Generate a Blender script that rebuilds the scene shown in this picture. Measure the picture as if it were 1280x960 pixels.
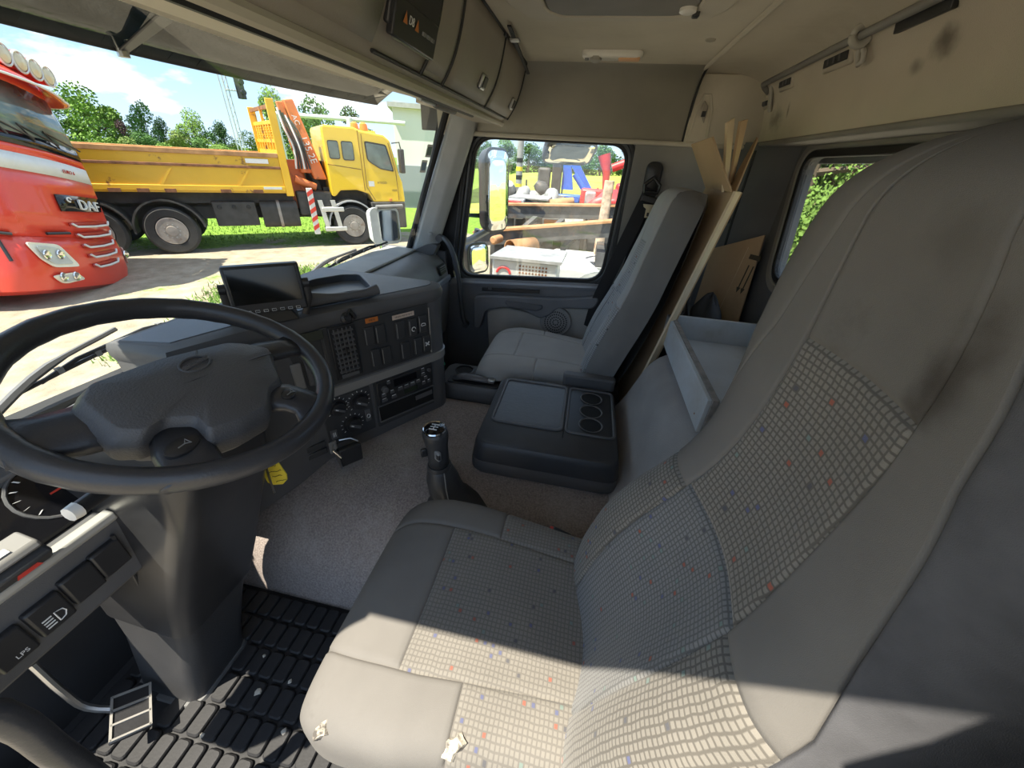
import bpy, bmesh, math, random
import numpy as np
from mathutils import Matrix, Vector
random.seed(7); rng = np.random.default_rng(7)
for o in list(bpy.data.objects): bpy.data.objects.remove(o)
S = bpy.context.scene
COL = S.collection
PI = math.pi

# ------------------------------------------------------------------ camera
cam_d = bpy.data.cameras.new('camera'); cam = bpy.data.objects.new('camera', cam_d); COL.objects.link(cam)
cam_d.sensor_fit = 'HORIZONTAL'; cam_d.sensor_width = 36.0; cam_d.lens = 462.0/1280*36.0
cam_d.clip_start = 0.01; cam_d.clip_end = 2000
rt = Vector((0.19554, -0.97934, 0.05146)); up = Vector((0.49891, 0.14452, 0.85452)); bk = -Vector((0.84431, 0.14142, -0.51686))
m = Matrix.Identity(4)
for i in range(3): m[i][0] = rt[i]; m[i][1] = up[i]; m[i][2] = bk[i]
m.translation = Vector((-1.05, 0.0, 1.25)); cam.matrix_world = m
S.camera = cam

# ------------------------------------------------------------------ sky, sun, exposure
SUN = Vector((-0.37, 0.30, 1.0)).normalized()
w = bpy.data.worlds.new('World'); S.world = w; w.use_nodes = True
nt = w.node_tree; nt.nodes.clear()
def N(nt, t, **k):
    n = nt.nodes.new(t)
    for a, b in k.items(): setattr(n, a, b)
    return n
tc = N(nt, 'ShaderNodeTexCoord'); sep = N(nt, 'ShaderNodeSeparateXYZ'); nt.links.new(tc.outputs['Generated'], sep.inputs[0])
ramp = N(nt, 'ShaderNodeValToRGB'); nt.links.new(sep.outputs['Z'], ramp.inputs[0])
e = ramp.color_ramp.elements; e[0].position = 0.0; e[0].color = (0.50, 0.63, 0.76, 1); e[1].position = 0.7; e[1].color = (0.34, 0.46, 0.66, 1)
q = ramp.color_ramp.elements.new(0.16); q.color = (0.27, 0.45, 0.70, 1)
mp = N(nt, 'ShaderNodeMapping'); mp.inputs['Scale'].default_value = (1, 1, 2.6); nt.links.new(tc.outputs['Generated'], mp.inputs[0])
nz = N(nt, 'ShaderNodeTexNoise'); nz.inputs['Scale'].default_value = 4.2; nz.inputs['Detail'].default_value = 7; nz.inputs['Roughness'].default_value = .55
nt.links.new(mp.outputs[0], nz.inputs['Vector'])
cr = N(nt, 'ShaderNodeValToRGB'); cr.color_ramp.elements[0].position = .53; cr.color_ramp.elements[1].position = .66; nt.links.new(nz.outputs[0], cr.inputs[0])
mx = N(nt, 'ShaderNodeMix', data_type='RGBA'); nt.links.new(cr.outputs[0], mx.inputs[0]); nt.links.new(ramp.outputs[0], mx.inputs[6]); mx.inputs[7].default_value = (1.05, 1.03, 1.0, 1)
bg = N(nt, 'ShaderNodeBackground'); bg.inputs['Strength'].default_value = 1.0; nt.links.new(mx.outputs[2], bg.inputs[0])
wo = N(nt, 'ShaderNodeOutputWorld'); nt.links.new(bg.outputs[0], wo.inputs[0])
sd = bpy.data.lights.new('sun', 'SUN'); sd.energy = 6.3; sd.angle = math.radians(.6); sd.color = (1, .92, .77)
so = bpy.data.objects.new('sun', sd); COL.objects.link(so); so.rotation_euler = (-SUN).to_track_quat('-Z', 'Y').to_euler(); so.location = (-8, 6, 20)
vs = S.view_settings; vs.view_transform = 'Standard'; vs.look = 'None'; vs.gamma = 1.0; vs.exposure = 1.08; vs.use_curve_mapping = False
S.cycles.max_bounces = 10; S.cycles.diffuse_bounces = 5; S.cycles.transparent_max_bounces = 16

# ------------------------------------------------------------------ materials
MATS = {}
def mat(name, col, rough=.6, metal=0., var=.12, scale=6., bump=0., bscale=200., spec=.5, dirt=None, dscale=3., dlo=.55, dhi=.75, coat=0., spots=()):
    if name in MATS: return MATS[name]
    m = bpy.data.materials.new(name); m.use_nodes = True; t = m.node_tree; b = t.nodes['Principled BSDF']
    tc = N(t, 'ShaderNodeTexCoord'); nz = N(t, 'ShaderNodeTexNoise'); nz.inputs['Scale'].default_value = scale; nz.inputs['Detail'].default_value = 5
    t.links.new(tc.outputs['Object'], nz.inputs['Vector'])
    r = N(t, 'ShaderNodeValToRGB'); r.color_ramp.elements[0].position = .3; r.color_ramp.elements[1].position = .7
    r.color_ramp.elements[0].color = tuple(c*(1-var) for c in col)+(1,); r.color_ramp.elements[1].color = tuple(min(1, c*(1+var)) for c in col)+(1,)
    t.links.new(nz.outputs[0], r.inputs[0]); out = r.outputs[0]
    if dirt:
        n2 = N(t, 'ShaderNodeTexNoise'); n2.inputs['Scale'].default_value = dscale; n2.inputs['Detail'].default_value = 8; n2.inputs['Roughness'].default_value = .65
        t.links.new(tc.outputs['Object'], n2.inputs['Vector'])
        r2 = N(t, 'ShaderNodeMapRange'); r2.inputs[1].default_value = dlo; r2.inputs[2].default_value = dhi; t.links.new(n2.outputs[0], r2.inputs[0])
        x = N(t, 'ShaderNodeMix', data_type='RGBA'); t.links.new(r2.outputs[0], x.inputs[0]); t.links.new(out, x.inputs[6]); x.inputs[7].default_value = tuple(dirt)+(1,); out = x.outputs[2]
    for (c_, r_, dk) in spots:      # stains with a place and shape of their own
        sb_ = N(t, 'ShaderNodeVectorMath', operation='SUBTRACT'); t.links.new(tc.outputs['Object'], sb_.inputs[0]); sb_.inputs[1].default_value = c_
        dv = N(t, 'ShaderNodeVectorMath', operation='DIVIDE'); t.links.new(sb_.outputs[0], dv.inputs[0]); dv.inputs[1].default_value = r_
        ln = N(t, 'ShaderNodeVectorMath', operation='LENGTH'); t.links.new(dv.outputs[0], ln.inputs[0])
        ns = N(t, 'ShaderNodeTexNoise'); ns.inputs['Scale'].default_value = 28; ns.inputs['Detail'].default_value = 5; t.links.new(tc.outputs['Object'], ns.inputs['Vector'])
        ad = N(t, 'ShaderNodeMath', operation='MULTIPLY_ADD'); t.links.new(ns.outputs[0], ad.inputs[0]); ad.inputs[1].default_value = 1.2; t.links.new(ln.outputs['Value'], ad.inputs[2])
        mr = N(t, 'ShaderNodeMapRange'); mr.interpolation_type = 'SMOOTHSTEP'; mr.inputs[1].default_value = .55; mr.inputs[2].default_value = 1.65; mr.inputs[3].default_value = dk; mr.inputs[4].default_value = 0; t.links.new(ad.outputs[0], mr.inputs[0])
        x = N(t, 'ShaderNodeMix', data_type='RGBA'); t.links.new(mr.outputs[0], x.inputs[0]); t.links.new(out, x.inputs[6]); x.inputs[7].default_value = (.05, .042, .035, 1); out = x.outputs[2]
    t.links.new(out, b.inputs['Base Color'])
    b.inputs['Roughness'].default_value = rough; b.inputs['Metallic'].default_value = metal; b.inputs['Specular IOR Level'].default_value = spec; b.inputs['Coat Weight'].default_value = coat
    if bump:
        n3 = N(t, 'ShaderNodeTexNoise'); n3.inputs['Scale'].default_value = bscale; n3.inputs['Detail'].default_value = 3; t.links.new(tc.outputs['Object'], n3.inputs['Vector'])
        bp = N(t, 'ShaderNodeBump'); bp.inputs['Strength'].default_value = bump; bp.inputs['Distance'].default_value = .002; t.links.new(n3.outputs[0], bp.inputs['Height']); t.links.new(bp.outputs[0], b.inputs['Normal'])
    MATS[name] = m; return m
def emis(name, col, st):
    m = bpy.data.materials.new(name); m.use_nodes = True; b = m.node_tree.nodes['Principled BSDF']
    b.inputs['Base Color'].default_value = col+(1,); b.inputs['Emission Color'].default_value = col+(1,); b.inputs['Emission Strength'].default_value = st; MATS[name] = m; return m
def glass(name, tint, refl=.06, rough=0.0, fres=True, haze=None, graze=.85):
    m = bpy.data.materials.new(name); m.use_nodes = True; t = m.node_tree; t.nodes.clear()
    tr = N(t, 'ShaderNodeBsdfTransparent'); tr.inputs[0].default_value = tint+(1,)
    gl = N(t, 'ShaderNodeBsdfGlossy'); gl.inputs['Roughness'].default_value = rough; gl.inputs[0].default_value = (1, 1, 1, 1)
    x = N(t, 'ShaderNodeMixShader'); o = N(t, 'ShaderNodeOutputMaterial')
    if fres:
        lw = N(t, 'ShaderNodeLayerWeight'); lw.inputs[0].default_value = .5
        pw = N(t, 'ShaderNodeMath', operation='POWER'); t.links.new(lw.outputs['Facing'], pw.inputs[0]); pw.inputs[1].default_value = 5
        mu = N(t, 'ShaderNodeMath', operation='MULTIPLY_ADD'); t.links.new(pw.outputs[0], mu.inputs[0]); mu.inputs[1].default_value = graze; mu.inputs[2].default_value = refl; t.links.new(mu.outputs[0], x.inputs[0])
    else: x.inputs[0].default_value = refl
    base = tr.outputs[0]
    if haze:
        df = N(t, 'ShaderNodeBsdfDiffuse'); df.inputs[0].default_value = (haze[1], haze[1]*.99, haze[1]*.88, 1); tl = N(t, 'ShaderNodeBsdfTranslucent'); tl.inputs[0].default_value = df.inputs[0].default_value
        a1 = N(t, 'ShaderNodeMixShader'); a1.inputs[0].default_value = .06; t.links.new(df.outputs[0], a1.inputs[1]); t.links.new(tl.outputs[0], a1.inputs[2])
        h1 = N(t, 'ShaderNodeMixShader'); h1.inputs[0].default_value = haze[0]; t.links.new(base, h1.inputs[1]); t.links.new(a1.outputs[0], h1.inputs[2]); base = h1.outputs[0]
    t.links.new(base, x.inputs[1]); t.links.new(gl.outputs[0], x.inputs[2]); t.links.new(x.outputs[0], o.inputs[0]); MATS[name] = m; return m
def fabric_pattern(name, base, light, cell=(.0088, .0078), fill=.70, strength=1.0, dots=.03):
    m = bpy.data.materials.new(name); m.use_nodes = True; t = m.node_tree; b = t.nodes['Principled BSDF']
    uv = N(t, 'ShaderNodeUVMap'); uv.uv_map = 'UVMap'
    sc = N(t, 'ShaderNodeVectorMath', operation='DIVIDE'); t.links.new(uv.outputs[0], sc.inputs[0]); sc.inputs[1].default_value = (cell[0], cell[1], 1)
    wob = N(t, 'ShaderNodeTexNoise'); wob.inputs['Scale'].default_value = .35; t.links.new(sc.outputs[0], wob.inputs['Vector'])
    ad = N(t, 'ShaderNodeVectorMath', operation='MULTIPLY_ADD'); t.links.new(wob.outputs['Color'], ad.inputs[0]); ad.inputs[1].default_value = (.5, .5, 0); t.links.new(sc.outputs[0], ad.inputs[2])
    fl = N(t, 'ShaderNodeVectorMath', operation='FLOOR'); t.links.new(ad.outputs[0], fl.inputs[0])
    fr = N(t, 'ShaderNodeVectorMath', operation='FRACTION'); t.links.new(ad.outputs[0], fr.inputs[0])
    sp = N(t, 'ShaderNodeSeparateXYZ'); t.links.new(fr.outputs[0], sp.inputs[0])
    def inside(sock):
        a = N(t, 'ShaderNodeMath', operation='SUBTRACT'); t.links.new(sock, a.inputs[0]); a.inputs[1].default_value = .5
        c = N(t, 'ShaderNodeMath', operation='ABSOLUTE'); t.links.new(a.outputs[0], c.inputs[0])
        d = N(t, 'ShaderNodeMapRange'); d.inputs[1].default_value = fill/2+.06; d.inputs[2].default_value = fill/2-.06; t.links.new(c.outputs[0], d.inputs[0]); return d.outputs[0]
    mu = N(t, 'ShaderNodeMath', operation='MULTIPLY'); t.links.new(inside(sp.outputs[0]), mu.inputs[0]); t.links.new(inside(sp.outputs[1]), mu.inputs[1])
    wn = N(t, 'ShaderNodeTexWhiteNoise', noise_dimensions='2D'); t.links.new(fl.outputs[0], wn.inputs['Vector'])
    r = N(t, 'ShaderNodeValToRGB'); r.color_ramp.interpolation = 'CONSTANT'; el = r.color_ramp.elements
    L = tuple(light)+(1,); el[0].position = 0; el[0].color = L
    cols = [(.30, .10, .07, 1), (.10, .11, .20, 1), (.16, .21, .19, 1), (.09, .09, .10, 1)]
    for i, c in enumerate(cols):
        n_ = el.new(1-dots+i*dots/4); n_.color = c
    el[-1].position = .999 if len(el) > 5 else el[-1].position
    el[-1].color = (.09, .09, .10, 1)
    t.links.new(wn.outputs['Value'], r.inputs[0])
    ms = N(t, 'ShaderNodeMath', operation='MULTIPLY'); t.links.new(mu.outputs[0], ms.inputs[0]); ms.inputs[1].default_value = strength
    x = N(t, 'ShaderNodeMix', data_type='RGBA'); t.links.new(ms.outputs[0], x.inputs[0]); x.inputs[6].default_value = tuple(base)+(1,); t.links.new(r.outputs[0], x.inputs[7])
    tc = N(t, 'ShaderNodeTexCoord'); nz = N(t, 'ShaderNodeTexNoise'); nz.inputs['Scale'].default_value = 9; nz.inputs['Detail'].default_value = 6; t.links.new(tc.outputs['Object'], nz.inputs['Vector'])
    mr = N(t, 'ShaderNodeMapRange'); mr.inputs[3].default_value = .82; mr.inputs[4].default_value = 1.15; t.links.new(nz.outputs[0], mr.inputs[0])
    vm = N(t, 'ShaderNodeVectorMath', operation='SCALE'); t.links.new(x.outputs[2], vm.inputs[0]); t.links.new(mr.outputs[0], vm.inputs['Scale'])
    t.links.new(vm.outputs[0], b.inputs['Base Color']); b.inputs['Roughness'].default_value = .95; b.inputs['Specular IOR Level'].default_value = .1; b.inputs['Sheen Weight'].default_value = .15
    n3 = N(t, 'ShaderNodeTexNoise'); n3.inputs['Scale'].default_value = 900; t.links.new(tc.outputs['Object'], n3.inputs['Vector'])
    ah = N(t, 'ShaderNodeMath', operation='MULTIPLY_ADD'); t.links.new(mu.outputs[0], ah.inputs[0]); ah.inputs[1].default_value = .5; t.links.new(n3.outputs[0], ah.inputs[2])
    bp = N(t, 'ShaderNodeBump'); bp.inputs['Strength'].default_value = .35; bp.inputs['Distance'].default_value = .0012; t.links.new(ah.outputs[0], bp.inputs['Height']); t.links.new(bp.outputs[0], b.inputs['Normal'])
    MATS[name] = m; return m

M_dash = mat('dash_dark', (.098, .098, .102), .5, bump=.25, bscale=500, var=.1)
M_dash2 = mat('dash_black', (.044, .045, .048), .45, bump=.15, bscale=500)
M_dtop = mat('dash_top_sky_tint', (.15, .165, .19), .5, bump=.3, bscale=400, dirt=(.14, .14, .14), dscale=4, dlo=.5, dhi=.9)  # sky reflected on the dash top is put into this lighter bluish colour
M_trim = mat('dash_trim_grey', (.24, .23, .22), .4, var=.05)
M_carpet = mat('tunnel_carpet', (.27, .232, .215), .95, bump=1.0, bscale=240, var=.28, scale=170, spec=.1, dirt=(.38, .345, .325), dscale=5, dlo=.5, dhi=.85)
M_floor = mat('floor_black', (.02, .02, .022), .8)
M_rub = mat('mat_rubber', (.017, .017, .019), .65, var=.3, scale=20, dirt=(.10, .10, .10), dscale=14, dlo=.6, dhi=.85, bump=.2)
M_head = mat('headliner_beige', (.54, .49, .40), .95, bump=.4, bscale=500, var=.05, spec=.1, dirt=(.42, .37, .29), dscale=2.5, dlo=.52, dhi=.8, spots=(((.09, -.65, 1.50), (.05, .1, .035), .7), ((.16, -.65, 1.47), (.03, .1, .02), .5), ((.90, -.65, 1.44), (.09, .1, .05), .55), ((.80, -.65, 1.46), (.015, .1, .03), .9), ((-.15, -.65, 1.52), (.04, .1, .05), .4)))
M_over = mat('overhead_brown_grey', (.31, .275, .23), .6, bump=.3, bscale=300, var=.06)
M_overl = mat('overhead_light', (.50, .455, .37), .7, var=.05)
M_wall = mat('rear_wall_grey', (.125, .127, .13), .75, bump=.3, bscale=300)
M_wall2 = mat('pillar_grey', (.24, .23, .21), .8, bump=.3, bscale=300)
M_door = mat('door_dark', (.15, .155, .17), .6, bump=.2, bscale=300)
M_door2 = mat('door_fabric', (.40, .375, .345), .9, bump=.4, bscale=400)
M_seal = mat('seal_rubber', (.012, .012, .013), .55)
M_apil = mat('a_pillar_grey', (.42, .43, .43), .6, bump=.2)
M_plain = mat('seat_plain', (.165, .156, .145), .95, bump=.3, bscale=1400, var=.09, scale=7, spec=.1, dirt=(.095, .085, .075), dscale=4.5, dlo=.60, dhi=.82, spots=(((-.768, -.262, 1.13), (.035, .12, .075), .8), ((-.72, -.262, 1.22), (.05, .12, .03), .3)))
M_side = mat('seat_side_shaded', (.10, .10, .108), .95, bump=.3, bscale=1200, var=.14, scale=30, spec=.1)  # shade on the driver's near gusset is put into this darker fabric colour
M_patA = fabric_pattern('seat_pattern', (.112, .103, .091), (.208, .193, .170))
M_patC = fabric_pattern('seat_pattern_cushion', (.150, .139, .125), (.212, .197, .174), strength=.85, dots=.035)
M_patB = fabric_pattern('seat_pattern_blue', (.118, .117, .115), (.200, .198, .195), cell=(.0080, .0070), dots=.03)
M_pplain = mat('passenger_plain', (.36, .36, .355), .95, bump=.3, bscale=1400, var=.06, spec=.1)
M_pside = mat('passenger_side', (.19, .187, .183), .95, bump=.3, bscale=1200, var=.1, spec=.1)
M_ppat = fabric_pattern('passenger_pattern', (.21, .212, .215), (.36, .365, .37), cell=(.011, .009), dots=.02, strength=.8)
M_foam = mat('torn_foam', (.62, .56, .46), .95, bump=1, bscale=80, dirt=(.1, .09, .08), dscale=40, dlo=.45, dhi=.6)
M_black = mat('black_plastic', (.024, .024, .026), .4, var=.05)
M_gloss = mat('gloss_black', (.008, .008, .010), .08, var=.02)
M_screen = mat('dark_screen', (.010, .010, .009), .12, var=.02)
M_white = mat('white_print', (.75, .75, .75), .6, var=.02)
M_grey = mat('grey_plastic', (.22, .22, .22), .5)
M_chrome = mat('chrome', (.75, .75, .75), .12, 1., var=.02)
M_steel = mat('steel', (.5, .5, .5), .35, 1., var=.1)
M_leather = mat('leather_black', (.045, .045, .047), .42, bump=.35, bscale=350, var=.15)
M_rim = mat('wheel_rim_leather', (.036, .037, .042), .36, bump=.2, bscale=250, var=.15, dirt=(.055, .05, .05), dscale=16, dlo=.58, dhi=.8)
M_pad = mat('wheel_pad', (.075, .075, .079), .5, bump=.5, bscale=330, var=.08)
M_orange = mat('orange_label', (.55, .17, .03), .6)
M_pink = mat('pale_label', (.62, .50, .42), .6)
M_red = mat('red_plastic', (.60, .05, .03), .4)
M_green = mat('green_plastic', (.05, .35, .2), .4)
M_yellow = mat('yellow_tag', (.75, .58, .05), .6, var=.03)
M_ink = mat('ink', (.05, .045, .03), .7)
M_ply = mat('painted_plywood', (.50, .53, .55), .6, var=.08, dirt=(.34, .31, .26), dscale=3, dlo=.5, dhi=.8)
M_plyb = mat('plywood_edge', (.23, .21, .19), .8, scale=40, var=.3)
M_card = mat('cardboard', (.45, .32, .19), .9, var=.06, dirt=(.35, .24, .14), dscale=5)
M_belt = mat('belt_black', (.012, .012, .014), .7, bump=.3, bscale=800)
M_metalt = mat('belt_tongue', (.65, .58, .42), .3, .9)
M_bag = mat('bag_dark', (.05, .052, .055), .8, bump=.5, bscale=60)
M_lampc = mat('lamp_lens', (.75, .72, .66), .3)
M_warm = mat('lamp_amber', (.75, .42, .22), .4)
G_wind = glass('windshield_glass', (.93, .965, .95), .045)
G_side = glass('side_glass', (.93, .95, .95), .05)
G_visor = glass('smoked_visor', (.085, .10, .085), .06, haze=(.28, .04), graze=.28)
M_mirror = mat('mirror_glass', (.92, .94, .93), .02, 1., var=.01)
M_ymirror = mat('mirror_glass_ground_tint', (.95, .90, .72), .03, 1., var=.01)  # yellowish reflection of the sunlit ground is put into the glass tint
M_mcase = mat('mirror_case', (.055, .06, .07), .35)
M_wcase = mat('mirror_case_white', (.72, .76, .76), .35)

# ------------------------------------------------------------------ mesh builder
INV = {}
class MB:
    def __init__(s): s.v = []; s.f = []; s.m = []; s.uv = None
    def add(s, vs, fs, mi=0):
        b = len(s.v); s.v += [tuple(p) for p in vs]; s.f += [tuple(b+i for i in f) for f in fs]; s.m += [mi]*len(fs); return s
    def box(s, c, d, rot=None, mi=0):
        hx, hy, hz = d[0]/2, d[1]/2, d[2]/2; P = [Vector((x*hx, y*hy, z*hz)) for z in (-1, 1) for y in (-1, 1) for x in (-1, 1)]
        if rot is not None: P = [rot @ p for p in P]
        return s.add([Vector(c)+p for p in P], [(0, 2, 3, 1), (4, 5, 7, 6), (0, 1, 5, 4), (2, 6, 7, 3), (0, 4, 6, 2), (1, 3, 7, 5)], mi)
    def bb(s, x0, x1, y0, y1, z0, z1, mi=0): return s.box(((x0+x1)/2, (y0+y1)/2, (z0+z1)/2), (abs(x1-x0), abs(y1-y0), abs(z1-z0)), None, mi)
    def prism(s, poly, vec, mi=0):
        n = len(poly); A = [Vector(p) for p in poly]; B = [p+Vector(vec) for p in A]
        fs = [tuple(range(n))[::-1], tuple(range(n, 2*n))]+[(i, (i+1) % n, n+(i+1) % n, n+i) for i in range(n)]
        return s.add(A+B, fs, mi)
    def loft(s, rings, closed=True, caps=True, mi=0):
        n = len(rings[0]); V = [p for r in rings for p in r]; F = []
        for k in range(len(rings)-1):
            for i in range(n if closed else n-1): j = (i+1) % n; F.append((k*n+i, k*n+j, (k+1)*n+j, (k+1)*n+i))
        if caps: F += [tuple(range(n))[::-1], tuple(range((len(rings)-1)*n, len(rings)*n))]
        return s.add(V, F, mi)
    def tube(s, path, r, n=10, mi=0, flat=1.0, caps=True):
        P = [Vector(p) for p in path]; R = r if isinstance(r, (list, tuple)) else [r]*len(P); rings = []; prev = None
        for i, p in enumerate(P):
            t = (P[min(i+1, len(P)-1)]-P[max(i-1, 0)]).normalized()
            if prev is None: a = t.orthogonal().normalized() if abs(t.z) > .9 else t.cross(Vector((0, 0, 1))).normalized()
            else: a = (prev-t*prev.dot(t)).normalized()
            prev = a; b = t.cross(a)
            rings.append([p+a*(R[i]*math.cos(2*PI*k/n))+b*(R[i]*flat*math.sin(2*PI*k/n)) for k in range(n)])
        return s.loft(rings, True, caps, mi)
    def cyl(s, a, b, r, n=16, r2=None, mi=0):
        return s.tube([a, b], [r, r if r2 is None else r2], n, mi)
    def lathe(s, o, ax, prof, n=24, mi=0, caps=True):
        ax = Vector(ax).normalized(); a = ax.orthogonal().normalized(); b = ax.cross(a); o = Vector(o)
        return s.loft([[o+ax*h+a*(r*math.cos(2*PI*k/n))+b*(r*math.sin(2*PI*k/n)) for k in range(n)] for r, h in prof], True, caps, mi)
    def grid(s, F, us, vs, mi=0, flip=False):
        n = len(us); V = [F(u, v) for v in vs for u in us]; Fs = []
        for j in range(len(vs)-1):
            for i in range(n-1):
                q = (j*n+i, j*n+i+1, (j+1)*n+i+1, (j+1)*n+i); Fs.append(q[::-1] if flip else q)
        return s.add(V, Fs, mi)
    def mesh(s, name):
        me = bpy.data.meshes.new(name); me.from_pydata([tuple(p) for p in s.v], [], s.f); return me
def finish(o, mats, mb, smooth, bevel, seg, solid, sub):
    me = o.data
    for mm in (mats if isinstance(mats, (list, tuple)) else [mats]): me.materials.append(mm)
    if mb is not None and any(mb.m): me.polygons.foreach_set('material_index', mb.m)
    bm = bmesh.new(); bm.from_mesh(me); bmesh.ops.recalc_face_normals(bm, faces=bm.faces); bm.to_mesh(me); bm.free()
    if solid: md = o.modifiers.new('solid', 'SOLIDIFY'); md.thickness = solid; md.offset = -1
    if bevel: md = o.modifiers.new('bevel', 'BEVEL'); md.width = bevel; md.segments = seg; md.limit_method = 'ANGLE'; md.angle_limit = math.radians(35)
    if sub: md = o.modifiers.new('sub', 'SUBSURF'); md.levels = sub; md.render_levels = sub
    if smooth:
        me.polygons.foreach_set('use_smooth', [True]*len(me.polygons))
        if smooth != 2: me.set_sharp_from_angle(angle=math.radians(40))
    elif bevel:
        me.polygons.foreach_set('use_smooth', [True]*len(me.polygons)); me.set_sharp_from_angle(angle=math.radians(25))
    me.update()
def attach(o, parent):
    o.parent = parent
    if parent.name in INV: o.matrix_parent_inverse = INV[parent.name]
def obj(name, mb, mats, parent=None, smooth=False, bevel=0, seg=2, solid=0, sub=0, label=None, cat=None, group=None, kind=None, local=False):
    me = mb.mesh(name) if isinstance(mb, MB) else mb
    o = bpy.data.objects.new(name, me); COL.objects.link(o)
    finish(o, mats, mb if isinstance(mb, MB) else None, smooth, bevel, seg, solid, sub)
    if parent is not None:
        if local: o.parent = parent
        else: attach(o, parent)
    tag(o, label, cat, group, kind); return o
def tag(o, label=None, cat=None, group=None, kind=None):
    if label: o['label'] = label
    if cat: o['category'] = cat
    if group: o['group'] = group
    if kind: o['kind'] = kind
    return o
def thing(name, label, cat, loc=(0, 0, 0), rotz=0, group=None, kind=None, roty=0):
    o = bpy.data.objects.new(name, None); COL.objects.link(o); o.empty_display_size = .05
    o.location = loc; o.rotation_euler = (0, roty, rotz); tag(o, label, cat, group, kind)
    INV[o.name] = (Matrix.Translation(loc) @ Matrix.Rotation(rotz, 4, 'Z') @ Matrix.Rotation(roty, 4, 'Y')).inverted(); return o
def copy_tree(o, parent=None):
    c = o.copy(); COL.objects.link(c)
    if parent is not None: c.parent = parent
    for ch in list(o.children): copy_tree(ch, c)
    return c
def link_copy(me, name, loc, parent=None, rot=None, mats=None):
    o = bpy.data.objects.new(name, me); COL.objects.link(o); o.location = loc
    if rot is not None: o.rotation_euler = rot
    if parent is not None: attach(o, parent)
    return o
def text_mesh(body, size, depth=.001, align='CENTER'):
    c = bpy.data.curves.new('t', 'FONT'); c.body = body; c.size = size; c.extrude = depth; c.align_x = align; c.align_y = 'CENTER'; c.resolution_u = 3
    o = bpy.data.objects.new('t', c); COL.objects.link(o); dg = bpy.context.evaluated_depsgraph_get(); dg.update()
    me = bpy.data.meshes.new_from_object(o.evaluated_get(dg)); bpy.data.objects.remove(o); bpy.data.curves.remove(c); return me
def text(name, body, size, origin, right, upv, mt, parent, depth=.001, local=False, stretch=1.0):
    me = text_mesh(body, size, depth); r = Vector(right).normalized(); u = Vector(upv).normalized(); n = r.cross(u)
    M = Matrix.Identity(4)
    for i in range(3): M[i][0] = r[i]*stretch; M[i][1] = u[i]; M[i][2] = n[i]; M[i][3] = origin[i]
    me.transform(M); return obj(name, me, mt, parent, local=local)
def rrect(w, h, r, n=5):
    out = []
    for cx, cy, a0 in ((w/2-r, h/2-r, 0), (-w/2+r, h/2-r, PI/2), (-w/2+r, -h/2+r, PI), (w/2-r, -h/2+r, 1.5*PI)):
        for k in range(n+1): a = a0+PI/2*k/n; out.append((cx+r*math.cos(a), cy+r*math.sin(a)))
    return out
def round_poly(pts, r, n=6):
    out = []; L = len(pts)
    for i in range(L):
        p = Vector(pts[i]); a = (Vector(pts[i-1])-p); b = (Vector(pts[(i+1) % L])-p)
        ra = min(r, a.length*.45, b.length*.45); A = p+a.normalized()*ra; B = p+b.normalized()*ra
        for k in range(n+1):
            t = k/n; out.append(tuple((1-t)**2*A+2*t*(1-t)*p+t*t*B))
    return out
def frame_plate(mb, inner, outer, n_off, mi=0):
    """flat ring between two loops with the same count, extruded by n_off"""
    n = len(inner); A = [Vector(p) for p in inner]; B = [Vector(p) for p in outer]; d = Vector(n_off)
    V = A+B+[p+d for p in A]+[p+d for p in B]; F = []
    for i in range(n):
        j = (i+1) % n; F += [(i, j, n+j, n+i), (2*n+i, 3*n+i, 3*n+j, 2*n+j), (i, 2*n+i, 2*n+j, j), (n+i, n+j, 3*n+j, 3*n+i)]
    return mb.add(V, F, mi)
def offset_loop(loop, d):
    n = len(loop); c = sum((Vector(p) for p in loop), Vector((0, 0)))/n; out = []
    for i in range(n):
        t = (Vector(loop[(i+1) % n])-Vector(loop[i-1])).normalized(); nn = Vector((t.y, -t.x)); p = Vector(loop[i])
        if nn.dot(p-c) < 0: nn = -nn
        out.append(tuple(p+nn*d))
    return out

# ================================================================== THE CAB SHELL
ST = 'structure'
FZ = -.10
obj('floor', MB().bb(-1.1, 1.1, -.84, 1.2, FZ-.05, FZ), M_floor, kind=ST)
# engine tunnel, carpeted hump running front to back
prof = [(-.475, FZ), (-.462, .0), (-.425, .11), (-.36, .20), (-.26, .258), (-.12, .285), (.05, .292), (.28, .292), (.36, .275), (.40, .2), (.42, .05), (.425, FZ)]
def smooth_poly(P, n):
    P = np.array(P, float); d = np.r_[0, np.cumsum(np.linalg.norm(np.diff(P, axis=0), axis=1))]; t = np.linspace(0, d[-1], n)
    Q = np.stack([np.interp(t, d, P[:, i]) for i in range(P.shape[1])], 1)
    for _ in range(3): Q[1:-1] = (Q[:-2]+2*Q[1:-1]+Q[2:])/4
    return [tuple(q) for q in Q]
pr = smooth_poly(prof, 40)
mb = MB(); mb.loft([[(x, y, z) for x, z in pr] for y in (-.30, .2, .7, 1.15)], closed=False, caps=False)
obj('trim_1', mb, M_carpet, smooth=2, kind=ST)      # tunnel carpet
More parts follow.
